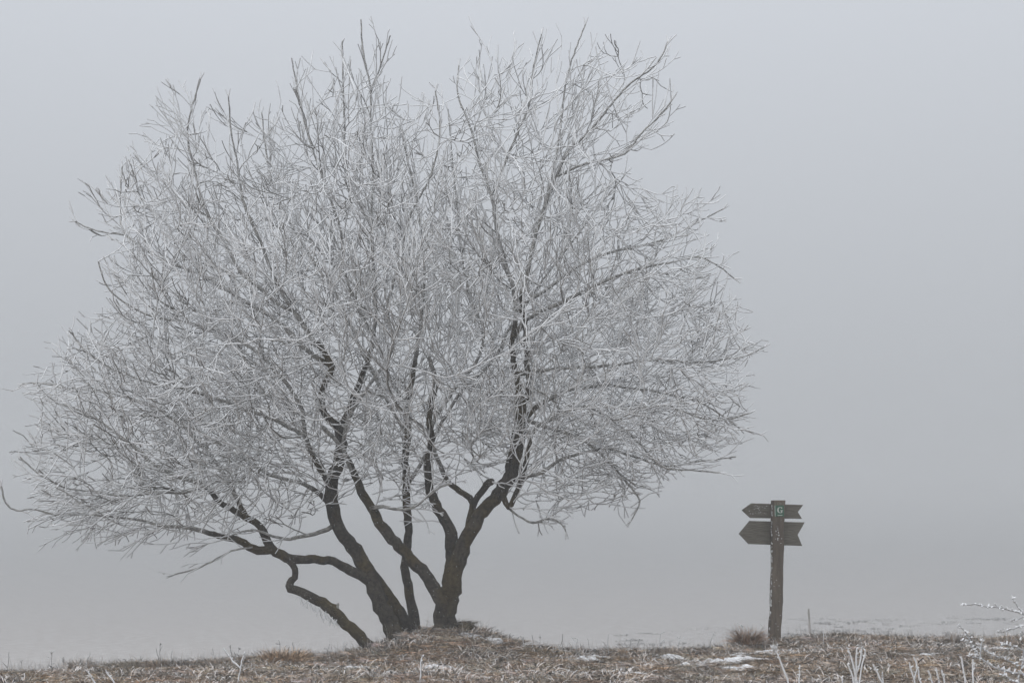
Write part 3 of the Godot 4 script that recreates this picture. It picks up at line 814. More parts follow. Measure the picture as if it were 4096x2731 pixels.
func signpost() -> void:
	var base := Vector3(3.343,0.115,-18.300)
	var root := root_at("signpost", base)
	tag(root, "brown wooden signpost with two arrow boards pointing left", "signpost")
	var wood := Color(0.145, 0.122, 0.10)
	# the post: a squarish hewn trunk with a slight crook
	var axis := [Vector3(3.341,0.044,-18.300), Vector3(3.352,0.235,-18.300), Vector3(3.374,0.453,-18.300), Vector3(3.385,0.672,-18.300), Vector3(3.398,1.002,-18.300), Vector3(3.411,1.278,-18.300), Vector3(3.410,1.472,-18.300), Vector3(3.426,1.667,-18.300), Vector3(3.436,1.840,-18.300)]
	var half := [0.076, 0.076, 0.078, 0.077, 0.076, 0.079, 0.080, 0.084, 0.085]
	var b := Buf.new()
	var sides := 20
	var rows := 40
	for k in rows + 1:
		var f := float(k) / rows * (axis.size() - 1)
		var i0 := mini(int(f), axis.size() - 2)
		var c: Vector3 = axis[i0].lerp(axis[i0 + 1], f - i0) - base
		var h: float = lerpf(half[i0], half[i0 + 1], f - i0)
		for j in sides:
			var a := TAU * j / sides
			var e := Vector2(cos(a), sin(a))
			var sq := pow(pow(absf(e.x), 5.0) + pow(absf(e.y), 5.0), -0.2)
			var p := c + Vector3(e.x * sq * h, 0, e.y * sq * h)
			p += Vector3(e.x, 0, e.y) * 0.006 * (lumps.get_noise_3dv(p * Vector3(1.2, .25, 1.2)) + wide.get_noise_3dv(p * 9.0))
			b.v.push_back(p)
			var e4 := Vector3(signf(e.x) * pow(absf(e.x * sq), 4.0), 0, signf(e.y) * pow(absf(e.y * sq), 4.0))
			b.n.push_back(e4.normalized())
			b.c.push_back(wood * (1.0 + 0.35 * wide.get_noise_3dv(p * Vector3(12, 2.5, 12))))
	for k in rows:
		for j in sides:
			var a0 := k * sides + j
			var a1 := k * sides + (j + 1) % sides
			for q in [a0, a1, a0 + sides, a1, a1 + sides, a0 + sides]: b.i.push_back(q)
	commit(b, "post", mats.wood, root)
	# hewn top and its thin rime
	var cap := Buf.new()
	var top: Vector3 = axis[8] - base
	var rim := []
	for j in sides:
		rim.append(b.v[rows * sides + j])
	for j in sides:
		tri(cap, rim[j], rim[(j + 1) % sides], top + Vector3(0.01, 0.006, 0))
		for k in 3: cap.c.push_back(Color(0.45, 0.46, 0.47))
	commit(cap, "post_top", mats.frost, root)
	# frost and peeled flecks on the windward edge of the post
	var fl := Buf.new()
	for k in 170:
		var f := rng.randf() * (axis.size() - 1)
		if k < 110: f = rng.randf_range(1.6, 5.0)
		var i0 := mini(int(f), axis.size() - 2)
		var c: Vector3 = axis[i0].lerp(axis[i0 + 1], f - i0) - base
		var h: float = lerpf(half[i0], half[i0 + 1], f - i0)
		var at := c + (Vector3(-h * 0.99, 0, rng.randf_range(0.2, 0.9) * h) if k < 150 else Vector3(rng.randf_range(-.9, .9) * h, 0, h * 1.0))
		if k < 110 and wide.get_noise_1d(f * 14.0) < 0.0: continue
		blob(fl, at, rng.randf_range(0.004, 0.009), rng.randf_range(0.006, 0.024) if k < 150 else 0.005)
	for k in 20:
		var at: Vector3 = axis[6] - base + Vector3(rng.randfn() * 0.010, rng.randf_range(-.17, .14), half[6] * 1.0)
		blob(fl, at, rng.randf_range(0.003, 0.008), rng.randf_range(0.006, 0.016))
	tag(commit(fl, "frost_flecks", mats.frost, root), "", "", "", "stuff")
	# arrow boards behind the post
	var bw := Color(0.145, 0.137, 0.115)
	var upper := [Vector3(2.978,1.717,-18.420), Vector3(3.104,1.805,-18.420), Vector3(3.776,1.784,-18.420), Vector3(3.704,1.693,-18.420), Vector3(3.755,1.605,-18.420), Vector3(3.084,1.616,-18.420)]
	var lower := [Vector3(2.934,1.413,-18.420), Vector3(3.075,1.579,-18.420), Vector3(3.789,1.560,-18.420), Vector3(3.693,1.400,-18.420), Vector3(3.749,1.258,-18.420), Vector3(3.057,1.282,-18.420)]
	for pair in [[upper, "narrow upper arrow board"], [lower, "broad lower arrow board"]]:
		var line := PackedVector2Array()
		for p in pair[0]: line.push_back(Vector2(p.x - base.x, p.y - base.y))
		var o := commit(slab(line, -0.085, -0.125, 0.004, bw), "arrow_board", mats.board, root)
		tag(o, pair[1])
		var rime := Buf.new()
		for k in 60:
			var e := rng.randi() % 6
			var t := rng.randf()
			if e == 3 or e == 2: continue
			var q: Vector2 = line[e].lerp(line[(e + 1) % 6], t)
			blob(rime, Vector3(q.x, q.y, -0.083 - rng.randf() * 0.03), rng.randf_range(0.002, 0.005), rng.randf_range(0.002, 0.005))
		if pair[0] == upper:
			for k in 26:
				blob(rime, Vector3(line[1].x + rng.randf_range(-.05, .2), line[1].y - rng.randf_range(0.02, .15), -0.083), rng.randf_range(0.003, 0.008), rng.randf_range(0.003, 0.007))
		tag(commit(rime, "frost_flecks", mats.frost, o), "", "", "", "stuff")
	# the green way mark on the post
	var mid := Vector3(3.430,1.705,-18.200) - base
	var hw := 0.061
	var hh := 0.071
	var zf: float = half[7] + 0.004
	var plate := slab(PackedVector2Array([Vector2(mid.x - hw, mid.y - hh), Vector2(mid.x + hw, mid.y - hh), Vector2(mid.x + hw, mid.y + hh), Vector2(mid.x - hw, mid.y + hh)]), zf + 0.006, zf - 0.004, 0.002, Color(0.05, 0.115, 0.08))
	var po := commit(plate, "way_mark", mats.frost, root)
	tag(po, "small green plaque with a white letter G")
	var white := StandardMaterial3D.new()
	white.albedo_color = srgb(0.48, 0.5, 0.48)
	white.roughness = 0.8
	var text := TextMesh.new()
	var font := SystemFont.new()
	font.font_names = PackedStringArray(["Droid Serif"])
	font.font_italic = true
	font.font_weight = 700
	text.font = font
	text.text = "G"
	text.font_size = 64
	text.pixel_size = 0.00165
	text.depth = 0.003
	text.material = white
	var letter := MeshInstance3D.new()
	letter.name = "letter"
	letter.mesh = text
	letter.position = Vector3(mid.x + 0.006, mid.y + 0.009, zf + 0.0078)
	po.add_child(letter, true)
	for s in [[Vector3(-hw + 0.005, 0, 0), Vector3(0.006, hh * 1.96, 0.003)], [Vector3(0.006, -hh + 0.014, 0), Vector3(0.062, 0.008, 0.003)]]:
		var bm := BoxMesh.new()
		bm.size = s[1]
		bm.material = white
		var strip := MeshInstance3D.new()
		strip.name = "white_strip"
		strip.mesh = bm
		strip.position = Vector3(mid.x, mid.y, zf + 0.0074) + s[0]
		po.add_child(strip, true)


func blob(b: Buf, c: Vector3, s: float, tall: float) -> void:
	var turn := rng.randf() * TAU
	var ring := []
	for k in 5:
		var a := turn + TAU * k / 5
		ring.append(c + Vector3(cos(a) * s, sin(a) * tall, rng.randf_range(-.3, .3) * s))
	for k in 5:
		tri(b, ring[k], ring[(k + 1) % 5], c + Vector3(0, 0, s * 0.7))
		tri(b, ring[(k + 1) % 5], ring[k], c - Vector3(s * 0.5, 0, s * 0.5))
		for q in 6: b.c.push_back(Color(0.55, 0.57, 0.59))


func far_stake() -> void:
	var b := Buf.new()
	var top := Vector3(6.417,-0.264,-31.000)
	var foot := Vector3(top.x + 0.03, -1.35, -31)
	var pts := PackedVector3Array()
	var rad := PackedFloat32Array()
	for k in 13:
		pts.push_back((foot.lerp(top, k / 12.0)) - foot + Vector3(rng.randf_range(-.004, .004), 0, 0))
		rad.push_back(0.021 + rng.randf_range(-.002, .002))
	tube(b, pts, rad, 8, Color(0.20, 0.16, 0.13), 0.4, 0.05)
	var o := commit(b, "stake", mats.wood)
	o.position = foot
	tag(o, "thin bare wooden stake standing in the fog right of the signpost", "stake")


# ------------------------------------------------------------------ grass
# a clump of dead blades: spread, stiffness and frost differ from kind to kind
func clump(count: int, size: float, tall: float, lie: float, thick: float, frost: float, base_col: Color, comb: Vector3 = Vector3.ZERO, upright := 1.0, wild := 0.16) -> Buf:
	var b := Buf.new()
	for k in count:
		var a := rng.randf() * TAU
		var rr := sqrt(rng.randf()) * size
		var p := Vector3(cos(a) * rr, -0.015, sin(a) * rr)
		var d := Vector3(cos(a) * 0.5 + rng.randfn() * 0.35, upright * rng.randf_range(0.6, 1.4), sin(a) * 0.5 + rng.randfn() * 0.35) + comb * 0.5
		d = d.normalized()
		var ln := tall * rng.randf_range(0.55, 1.35)
		var segs := 3
		var wdt := thick * rng.randf_range(0.7, 1.3)
		var side := d.cross(Vector3(rng.randfn(), rng.randfn() * 0.3, rng.randfn())).normalized()
		var tone := rng.randf_range(0.65, 1.3)
		var fr := clampf(frost * rng.randf_range(0.2, 1.8), 0.0, 1.0)
		var start := b.v.size()
		for s in segs + 1:
			var t := float(s) / segs
			var ww := wdt * (1.0 - 0.6 * t)
			var nn := side.cross(d).normalized()
			if nn.y < 0.0: nn = -nn
			var col := (base_col * tone).lerp(Color(0.88, 0.89, 0.91), clampf(fr * (0.25 + 1.0 * t), 0.0, 0.95))
			b.v.push_back(p - side * ww); b.v.push_back(p + nn * ww * 0.9); b.v.push_back(p + side * ww)
			b.n.push_back((nn - side).normalized()); b.n.push_back(nn); b.n.push_back((nn + side).normalized())
			for q in 3: b.c.push_back(col)
			p += d * (ln / segs)
			d = (d + (comb + Vector3(cos(a), -0.6, sin(a)) * 0.8) * lie + Vector3(rng.randfn(), rng.randfn(), rng.randfn()) * wild).normalized()
			side = (side - d * side.dot(d)).normalized()
		for s in segs:
			var i0 := start + s * 3
			for q in [0, 3, 1, 1, 3, 4, 1, 4, 2, 2, 4, 5]: b.i.push_back(i0 + q)
	return b


func as_mesh(b: Buf, m: Material) -> ArrayMesh:
	var arr := []
	arr.resize(Mesh.ARRAY_MAX)
	arr[Mesh.ARRAY_VERTEX] = b.v
	arr[Mesh.ARRAY_NORMAL] = b.n
	if b.c.size() == b.v.size(): arr[Mesh.ARRAY_COLOR] = b.c
	arr[Mesh.ARRAY_INDEX] = b.i
	var me := ArrayMesh.new()
	me.add_surface_from_arrays(Mesh.PRIMITIVE_TRIANGLES, arr)
	me.surface_set_material(0, m)
	return me


func scatter(called: String, label: String, meshes: Array, spots: Array) -> void:
	# spots: [kind, position, turn, scale, tint]
	for kind in meshes.size():
		var mine := []
		for s in spots:
			if s[0] == kind: mine.append(s)
		if mine.is_empty(): continue
		var mm := MultiMesh.new()
		mm.transform_format = MultiMesh.TRANSFORM_3D
		mm.use_colors = true
		mm.mesh = meshes[kind]
		mm.instance_count = mine.size()
		for k in mine.size():
			var s = mine[k]
			mm.set_instance_transform(k, Transform3D(Basis(Vector3.UP, s[2]).scaled(Vector3.ONE * s[3]), s[1]))
			mm.set_instance_color(k, s[4])
		var o := MultiMeshInstance3D.new()
		o.name = numbered(called)
		o.multimesh = mm
		add_child(o, true)
		tag(o, label, "grass", "", "stuff")


const STRAW := Color(0.68, 0.465, 0.285)
const DULL := Color(0.46, 0.38, 0.27)

func grass() -> void:
	var lying := [
		as_mesh(clump(100, 0.16, 0.15, 0.12, 0.0014, 0.22, STRAW, Vector3(1.0, -0.5, 0.25), 0.35, 0.12), mats.grass),
		as_mesh(clump(100, 0.16, 0.12, 0.14, 0.0014, 0.55, STRAW * 0.95, Vector3(-0.7, -0.45, 0.5), 0.4, 0.14), mats.grass),
		as_mesh(clump(100, 0.16, 0.09, 0.2, 0.0014, 0.4, DULL, Vector3(0.3, -0.35, 0.6), 0.4, 0.2), mats.grass),
	]
	var white := [
		as_mesh(clump(20, 0.15, 0.07, 0.12, 0.0042, 1.5, STRAW, Vector3.ZERO, 0.4, 0.5), mats.grass),
		as_mesh(clump(9, 0.13, 0.11, 0.10, 0.0046, 1.7, STRAW, Vector3.ZERO, 0.6, 0.4), mats.grass),
		as_mesh(clump(50, 0.15, 0.045, 0.2, 0.0022, 1.0, DULL, Vector3.ZERO, 0.3, 0.4), mats.grass),
	]
	var a := []
	var w := []
	var tries := 0
	while tries < 15000:
		tries += 1
		var z := rng.randf_range(-12.6, -21.5)
		if rng.randf() < 0.13: z = rng.randf_range(-21.0, -27.0)
		var x := rng.randf_range(-1, 1) * (absf(z) * 0.40 + 0.5)
		if z < -20.0 and x < 2.6: continue
		var dens := wide.get_noise_2d(x * 4.0, z * 5.0)
		var p := on(x, z)
		var tone := rng.randf_range(0.7, 1.25) * (1.0 + 0.5 * wide.get_noise_2d(x * 2.0 + 40.0, z * 2.5) + 0.9 * wide.get_noise_2d(x * 7.0 + 11.0, z * 9.0))
		tone = clampf(tone, 0.45, 1.3)
		var tint := Color(tone, tone * rng.randf_range(0.94, 1.03), tone * rng.randf_range(0.88, 1.06))
		if in_snow(x, z) and rng.randf() < 0.9: continue
		var hole := Vector2((x + 1.15) / 0.55, (z + 15.9) / 0.35).length()
		if hole < 1.0: continue
		a.append([rng.randi() % 3, p, rng.randf_range(-.7, .7), rng.randf_range(0.6, 1.15), tint])
		var white_here := 0.36 + 1.5 * wide.get_noise_2d(x * 4.5 + 90.0, z * 6.0) + 0.10 * smoothstep(-3.0, -6.0, x)
		if z < -16.9: white_here += 0.28
		if rng.randf() < white_here and not in_snow(x, z):
			w.append([rng.randi() % 3, p, rng.randf() * TAU, rng.randf_range(0.6, 1.2), Color(1, 1, 1) * rng.randf_range(0.9, 1.05)])
	# thick white tufts where the rime is heaviest
	for c in [
		[Vector3(-1.274,0.215,-17.450), 0.30, 26], [Vector3(-0.924,0.037,-16.000), 0.3, 22], [Vector3(-0.687,0.072,-16.700), 0.2, 10], [Vector3(-1.393,0.014,-14.600), 0.35, 26], [Vector3(-0.776,0.023,-14.600), 0.3, 20], [Vector3(-5.311,-0.155,-16.500), 0.5, 40], [Vector3(-4.657,-0.085,-15.800), 0.4, 24],
		[Vector3(-5.694,-0.180,-16.600), 0.4, 34], [Vector3(-3.831,-0.027,-15.000), 0.4, 18], [Vector3(-3.025,0.009,-14.400), 0.4, 20], [Vector3(-2.493,-0.022,-15.400), 0.4, 18], [Vector3(0.560,0.068,-17.800), 0.5, 22], [Vector3(1.461,0.023,-15.900), 0.4, 18], [Vector3(2.285,0.047,-17.800), 0.4, 22],
		[Vector3(3.366,0.098,-18.100), 0.25, 14], [Vector3(4.816,0.025,-18.200), 0.7, 36], [Vector3(5.863,0.036,-18.200), 0.6, 30], [Vector3(4.732,0.005,-15.600), 0.6, 24], [Vector3(3.723,0.021,-17.000), 0.5, 20], [Vector3(0.018,0.026,-14.700), 0.5, 22], [Vector3(0.960,0.034,-14.200), 0.5, 22],
	]:
		for k in c[2]:
			var x: float = c[0].x + rng.randfn() * c[1] * 0.6
			var z: float = c[0].z + rng.randfn() * c[1] * 0.5
			w.append([rng.randi() % 2, on(x, z), rng.randf() * TAU, rng.randf_range(0.7, 1.3), Color.WHITE])
	# taller thin frosted blades that ruffle the crest
	white.append(as_mesh(clump(9, 0.10, 0.17, 0.12, 0.0020, 0.75, STRAW * 0.8, Vector3.ZERO, 1.0, 0.3), mats.grass))
	for k in 620:
		var x := rng.randf_range(-7.2, 7.4)
		var z := -17.6 - 1.2 * smoothstep(2.5, 4.5, x) + rng.randfn() * 0.45
		if rng.randf() > 0.5 + 0.9 * wide.get_noise_2d(x * 5.0, 3.0): continue
		w.append([3, on(x, z), rng.randf() * TAU, rng.randf_range(0.5, 1.15), Color.WHITE])
	scatter("dead_grass", "matted brown dead grass covering the bank", lying, a)
	scatter("frosted_grass", "short stiff grass white with frost on the bank", white, w)
	# pale tufts on the field just behind the bank
	var pale := [as_mesh(clump(40, 0.22, 0.10, 0.2, 0.004, 1.0, Color(0.56, 0.52, 0.48), Vector3.ZERO, 0.6, 0.3), mats.grass)]
	var far := []
	for k in 7000:
		var z := -22.0 - 24.0 * pow(rng.randf(), 1.4)
		var x := rng.randf_range(-1, 1) * absf(z) * 0.42
		if x < 2.6: continue
		var n := wide.get_noise_2d(x * 0.9, z * 2.2)
		if rng.randf() > 0.4 + 1.3 * n: continue
		var y := maxf(height(x, z) if z > -36.0 else -2.0, -1.3 + 0.10 * wide.get_noise_2d(x * 0.25, z * 0.25))
		far.append([0, Vector3(x, y, z), rng.randf() * TAU, rng.randf_range(0.4, 1.0), Color(0.86, 0.85, 0.85)])
	scatter("field_grass", "pale frosted grass on the field beyond the bank", pale, far)


func sod_clump() -> void:
	var at := Vector3(-0.600,0.175,-18.000)
	var root := root_at("turf_block", at)
	tag(root, "square tuft of turf standing on the mound right of the tree trunk", "turf")
	var b := Buf.new()
	var rows := 6
	var sides := 18
	for k in rows + 1:
		var t := float(k) / rows
		for j in sides:
			var a := TAU * j / sides
			var e := Vector2(cos(a), sin(a))
			var sq := pow(pow(absf(e.x), 4.0) + pow(absf(e.y), 4.0), -0.25)
			var close := 1.0 - pow(t, 6.0) * 0.55
			var p := Vector3(e.x * sq * 0.145 * close, -0.06 + 0.21 * t, e.y * sq * 0.13 * close)
			p += Vector3(e.x, 0.3, e.y) * 0.02 * lumps.get_noise_3dv(p * 1.5)
			b.v.push_back(p)
			b.n.push_back(Vector3(e.x, t * t, e.y).normalized())
			b.c.push_back(Color(0.10, 0.082, 0.055) * (0.6 + 0.5 * rng.randf()))
	for k in rows:
		for j in sides:
			var a0 := k * sides + j
			var a1 := k * sides + (j + 1) % sides
			for q in [a0, a1, a0 + sides, a1, a1 + sides, a0 + sides]: b.i.push_back(q)
	var c := b.v.size()
	b.v.push_back(Vector3(0, 0.135, 0)); b.n.push_back(Vector3.UP); b.c.push_back(DULL * 0.4)
	for j in sides:
		for q in [rows * sides + j, rows * sides + (j + 1) % sides, c]: b.i.push_back(q)
	commit(b, "soil", mats.grass, root)
	var blades := clump(200, 0.14, 0.09, 0.5, 0.002, 0.3, DULL * 0.6, Vector3(0.1, -0.7, 0.3))
	for k in blades.v.size():
		blades.v[k].y += 0.135
	tag(commit(blades, "grass_blades", mats.grass, root), "", "", "", "stuff")


func tussocks() -> void:
	for s in [
		[Vector3(2.927,0.060,-17.900), 0.11, 0.30, Color(0.42, 0.26, 0.16), 0.08, "brown rounded grass tussock on the crest left of the signpost foot"],
		[Vector3(-3.493,-0.120,-17.000), 0.10, 0.16, STRAW * 0.8, 0.4, "upright frosty grass tussock on the crest between the left edge and the low stem"],
		[Vector3(-2.661,-0.080,-16.900), 0.24, 0.20, STRAW * 1.1, 0.15, "straw coloured combed over tussock below the low left stem"],
		[Vector3(-5.100,-0.140,-17.000), 0.12, 0.18, STRAW * 0.75, 0.5, "leftmost tall tussock with frosted tips near the left edge"],
		[Vector3(-4.655,-0.200,-17.200), 0.22, 0.16, DULL * 0.9, 0.2, "low olive brown tussock right of the tall tussock near the left edge"],
		[Vector3(-4.180,-0.160,-17.000), 0.10, 0.14, STRAW * 0.75, 0.3, "small thin tussock between the olive tussock and the upright frosty tussock"],
		[Vector3(5.921,0.005,-19.000), 0.15, 0.17, STRAW, 0.9, "pale frosted tussock on the crest behind the frosted shrub"],
		[Vector3(4.415,-0.007,-18.600), 0.25, 0.18, STRAW, 0.45, "wide frosted tussock on the crest right of the stake"],
		[Vector3(1.987,-0.017,-17.800), 0.24, 0.15, STRAW * 0.8, 0.4, "frosted tussock on the crest halfway between tree and signpost"],
	]:
		var spot: Vector3 = s[0]
		spot.y = height(spot.x, spot.z)
		var o := commit(clump(int(1300 * s[1] / 0.2), s[1], s[2] * 0.8, 0.3, 0.0021, s[4], s[3], Vector3(0.25, -0.1, 0.2), 1.2, 0.3), "grass_tussock", mats.grass)
		o.position = spot
		tag(o, s[5], "grass tussock", "grass tussocks on the bank")


# ------------------------------------------------------------------ dead stalks
func stem_tube(b: Buf, pts: Array, r0: float, r1: float, crook: float, col: Color, frost: float) -> PackedVector3Array:
	var line := PackedVector3Array()
	var rad := PackedFloat32Array()
	var segs := pts.size() - 1
	for k in segs:
		var parts := maxi(2, int(pts[k].distance_to(pts[k + 1]) / 0.03))
		for s in parts:
			var t := float(s) / parts
			line.push_back(pts[k].lerp(pts[k + 1], t) + (Vector3(rng.randfn(), rng.randfn(), rng.randfn()) * crook if k + s > 0 else Vector3.ZERO))
			rad.push_back(lerpf(r0, r1, (k + t) / segs) * rng.randf_range(0.9, 1.15))
	line.push_back(pts[segs]); rad.push_back(r1)
	tube(b, line, rad, 6, col, frost, 0.0, r1 * 0.6)
	return line


func crest_stalks() -> void:
	var words := ["first", "second", "third", "fourth", "fifth", "sixth", "seventh", "eighth", "ninth", "tenth", "eleventh", "twelfth", "thirteenth", "fourteenth", "fifteenth", "sixteenth", "seventeenth", "eighteenth", "nineteenth", "twentieth", "twenty-first", "twenty-second"]
	var left := [Vector3(-6.155,-0.015,-17.600), Vector3(-5.991,-0.109,-17.600), Vector3(-5.633,-0.031,-17.600), Vector3(-5.487,-0.073,-17.600), Vector3(-5.165,-0.020,-17.600), Vector3(-4.540,-0.062,-17.600), Vector3(-4.357,0.027,-17.600), Vector3(-4.310,0.068,-17.600), Vector3(-4.159,0.000,-17.600), Vector3(-4.033,-0.125,-17.600), Vector3(-3.665,0.027,-17.600), Vector3(-3.463,0.063,-17.600), Vector3(-3.345,0.021,-17.600), Vector3(-3.269,-0.020,-17.600), Vector3(-2.840,0.074,-17.600), Vector3(-2.786,0.042,-17.600), Vector3(-2.686,0.100,-17.600), Vector3(-2.534,-0.031,-17.600), Vector3(-2.233,0.084,-17.600), Vector3(-2.068,0.100,-17.600), Vector3(-1.843,0.011,-17.600)]
	var right := [Vector3(0.141,0.145,-17.900), Vector3(0.249,0.166,-17.900), Vector3(0.352,0.134,-17.900), Vector3(0.635,0.182,-17.900), Vector3(0.819,0.113,-17.900), Vector3(0.943,0.124,-17.900), Vector3(1.204,0.177,-17.900), Vector3(1.475,0.102,-17.900), Vector3(1.594,0.118,-17.900), Vector3(1.855,0.182,-17.900), Vector3(2.104,0.156,-17.900), Vector3(2.517,0.182,-17.900), Vector3(2.877,0.273,-17.900), Vector3(3.159,0.246,-17.900), Vector3(3.891,0.230,-17.900)]
	var k := 0
	for set_ in [left, right]:
		k = 0
		for tip in set_:
			var root_p := on(tip.x + rng.randf_range(-.05, .05), tip.z + rng.randf_range(-.1, .1), -0.02)
			var b := Buf.new()
			var up: Vector3 = tip - root_p
			var mid := up * rng.randf_range(0.45, 0.6) + Vector3(rng.randf_range(-.03, .03), 0, rng.randf_range(-.03, .03))
			var line := stem_tube(b, [Vector3.ZERO, mid, up], 0.0042, 0.003, 0.003, Color(0.09, 0.072, 0.055), 0.75)
			for s in rng.randi_range(0, 3):
				var from := line[rng.randi_range(line.size() / 3, line.size() - 1)]
				var out := from + Vector3(rng.randf_range(-.07, .07), rng.randf_range(0.01, .07), rng.randf_range(-.05, .05))
				stem_tube(b, [from, out], 0.0032, 0.0028, 0.003, Color(0.09, 0.072, 0.055), 0.85)
			if k % 5 == 2:
				for s in 7:
					stem_tube(b, [up, up + Vector3(rng.randf_range(-.022, .022), rng.randf_range(-.01, .025), rng.randf_range(-.02, .02))], 0.005, 0.004, 0.001, Color(0.2, 0.17, 0.15), 0.8)
			var o := commit(b, "dead_stalk", mats.twig)
			o.position = root_p
			var where := "from the left edge along the crest left of the tree" if set_ == left else "right of the mound along the crest towards the signpost"
			tag(o, "%s thin dead stalk %s" % [words[k], where], "stalk", "thin dead stalks along the crest")
			k += 1


func near_stalks() -> void:
	var z := -11.5
	var list := [
		["tall frosted stalk with a drooping dried flower head below the signpost", [[Vector3(2.207,0.269,-11.500), Vector3(2.165,0.391,-11.500), Vector3(2.129,0.490,-11.500), Vector3(2.102,0.534,-11.500)]], true],
		["short plain frosted stalk just right of the flower head stalk", [[Vector3(2.290,0.269,-11.500), Vector3(2.301,0.408,-11.500)]], false],
		["many-stemmed frosted stalk like a candelabra right below the stake", [[Vector3(2.751,0.269,-11.500), Vector3(2.731,0.381,-11.500), Vector3(2.709,0.472,-11.500), Vector3(2.690,0.537,-11.500)], [Vector3(2.743,0.323,-11.500), Vector3(2.753,0.432,-11.500), Vector3(2.760,0.541,-11.500)], [Vector3(2.754,0.347,-11.500), Vector3(2.785,0.449,-11.500), Vector3(2.802,0.551,-11.500)], [Vector3(2.772,0.269,-11.500), Vector3(2.790,0.381,-11.500), Vector3(2.813,0.459,-11.500), Vector3(2.826,0.524,-11.500)], [Vector3(2.727,0.269,-11.500), Vector3(2.709,0.357,-11.500), Vector3(2.680,0.415,-11.500)]], false],
		["leaning frosted stalk with one side shoot right of the candelabra stalk", [[Vector3(2.956,0.269,-11.500), Vector3(2.917,0.347,-11.500), Vector3(2.885,0.415,-11.500)], [Vector3(2.960,0.269,-11.500), Vector3(2.959,0.353,-11.500)]], false],
		["forked frosted stalk in the middle of the foreground row", [[Vector3(3.261,0.269,-11.500), Vector3(3.242,0.394,-11.500), Vector3(3.213,0.469,-11.500)], [Vector3(3.213,0.269,-11.500), Vector3(3.195,0.347,-11.500), Vector3(3.177,0.428,-11.500)], [Vector3(3.210,0.296,-11.500), Vector3(3.230,0.347,-11.500), Vector3(3.235,0.391,-11.500)]], false],
		["slanting bare frosted stalk right of the forked stalk", [[Vector3(3.359,0.269,-11.500), Vector3(3.321,0.364,-11.500)]], false],
		["first upright frosted stalk right of the slanting stalk", [[Vector3(3.411,0.269,-11.500), Vector3(3.387,0.384,-11.500)]], false],
		["second upright frosted stalk right of the slanting stalk", [[Vector3(3.452,0.269,-11.500), Vector3(3.432,0.370,-11.500)]], false],
		["long frosted stalk in front of the left tip of the shrub", [[Vector3(3.619,0.269,-11.500), Vector3(3.602,0.374,-11.500), Vector3(3.593,0.472,-11.500)]], false],
		["long thin upright frosted stalk beside the shrub", [[Vector3(3.681,0.269,-11.500), Vector3(3.685,0.364,-11.500), Vector3(3.686,0.452,-11.500)]], false],
		["very short frosted stalk left of the candelabra stalk", [[Vector3(2.637,0.269,-11.500), Vector3(2.631,0.309,-11.500)]], false],
		["short crooked frosted stalk in the grass under the left crown", [[Vector3(-3.757,0.108,-13.000), Vector3(-3.803,0.177,-13.000), Vector3(-3.832,0.211,-13.000)], [Vector3(-3.585,0.108,-13.000), Vector3(-3.643,0.185,-13.000), Vector3(-3.663,0.211,-13.000)]], false],
		["branching white stalk in the grass left of the mound", [[Vector3(-2.589,0.044,-13.600), Vector3(-2.560,0.176,-13.600), Vector3(-2.530,0.317,-13.600)], [Vector3(-2.560,0.176,-13.600), Vector3(-2.656,0.269,-13.600), Vector3(-2.729,0.365,-13.600)]], false],
		["crooked white stalk standing before the dark hole in the mound", [[Vector3(-0.856,0.086,-13.500), Vector3(-0.848,0.186,-13.500), Vector3(-0.857,0.238,-13.500), Vector3(-0.837,0.302,-13.500)]], false],
	]
	for l in list:
		var foot: Vector3 = l[1][0][0]
		var ground := on(foot.x, foot.z, -0.02)
		var root := root_at("frosted_stalk", ground)
		tag(root, l[0], "stalk", "frosted stalks in the foreground")
		for line in l[1]:
			var b := Buf.new()
			var pts := []
			if line == l[1][0] or line[0].distance_to(foot) < 0.08:
				pts.append(Vector3((line[0].x - foot.x) * 0.3, 0, 0))
			for p in line: pts.append(p - ground)
			stem_tube(b, pts, 0.0068, 0.0052, 0.0028, Color(0.13, 0.115, 0.10), 0.97)
			# lumps of rime and short side shoots
			for k in 5:
				var a = pts[rng.randi_range(maxi(0, pts.size() - 3), pts.size() - 2)]
				var c = pts[pts.size() - 1]
				var at: Vector3 = a.lerp(c, rng.randf_range(0.1, 1.0))
				stem_tube(b, [at, at + Vector3(rng.randf_range(-.016, .016), rng.randf_range(.004, .016), rng.randf_range(-.01, .012))], 0.005, 0.004, 0.001, Color(0.4, 0.4, 0.4), 1.0)
			if l[2]:
				var tip: Vector3 = pts[pts.size() - 1]
				for k in 16:
					var e := tip + Vector3(rng.randf_range(-.028, .026), rng.randf_range(-.012, .034), rng.randf_range(-.025, .025))
					stem_tube(b, [tip + Vector3(0, -.03, 0), e, e + Vector3(rng.randf_range(-.012, .012), .006, 0)], 0.0034, 0.0052, 0.001, Color(0.12, 0.1, 0.09), 0.8)
			commit(b, "stem", mats.twig, root)


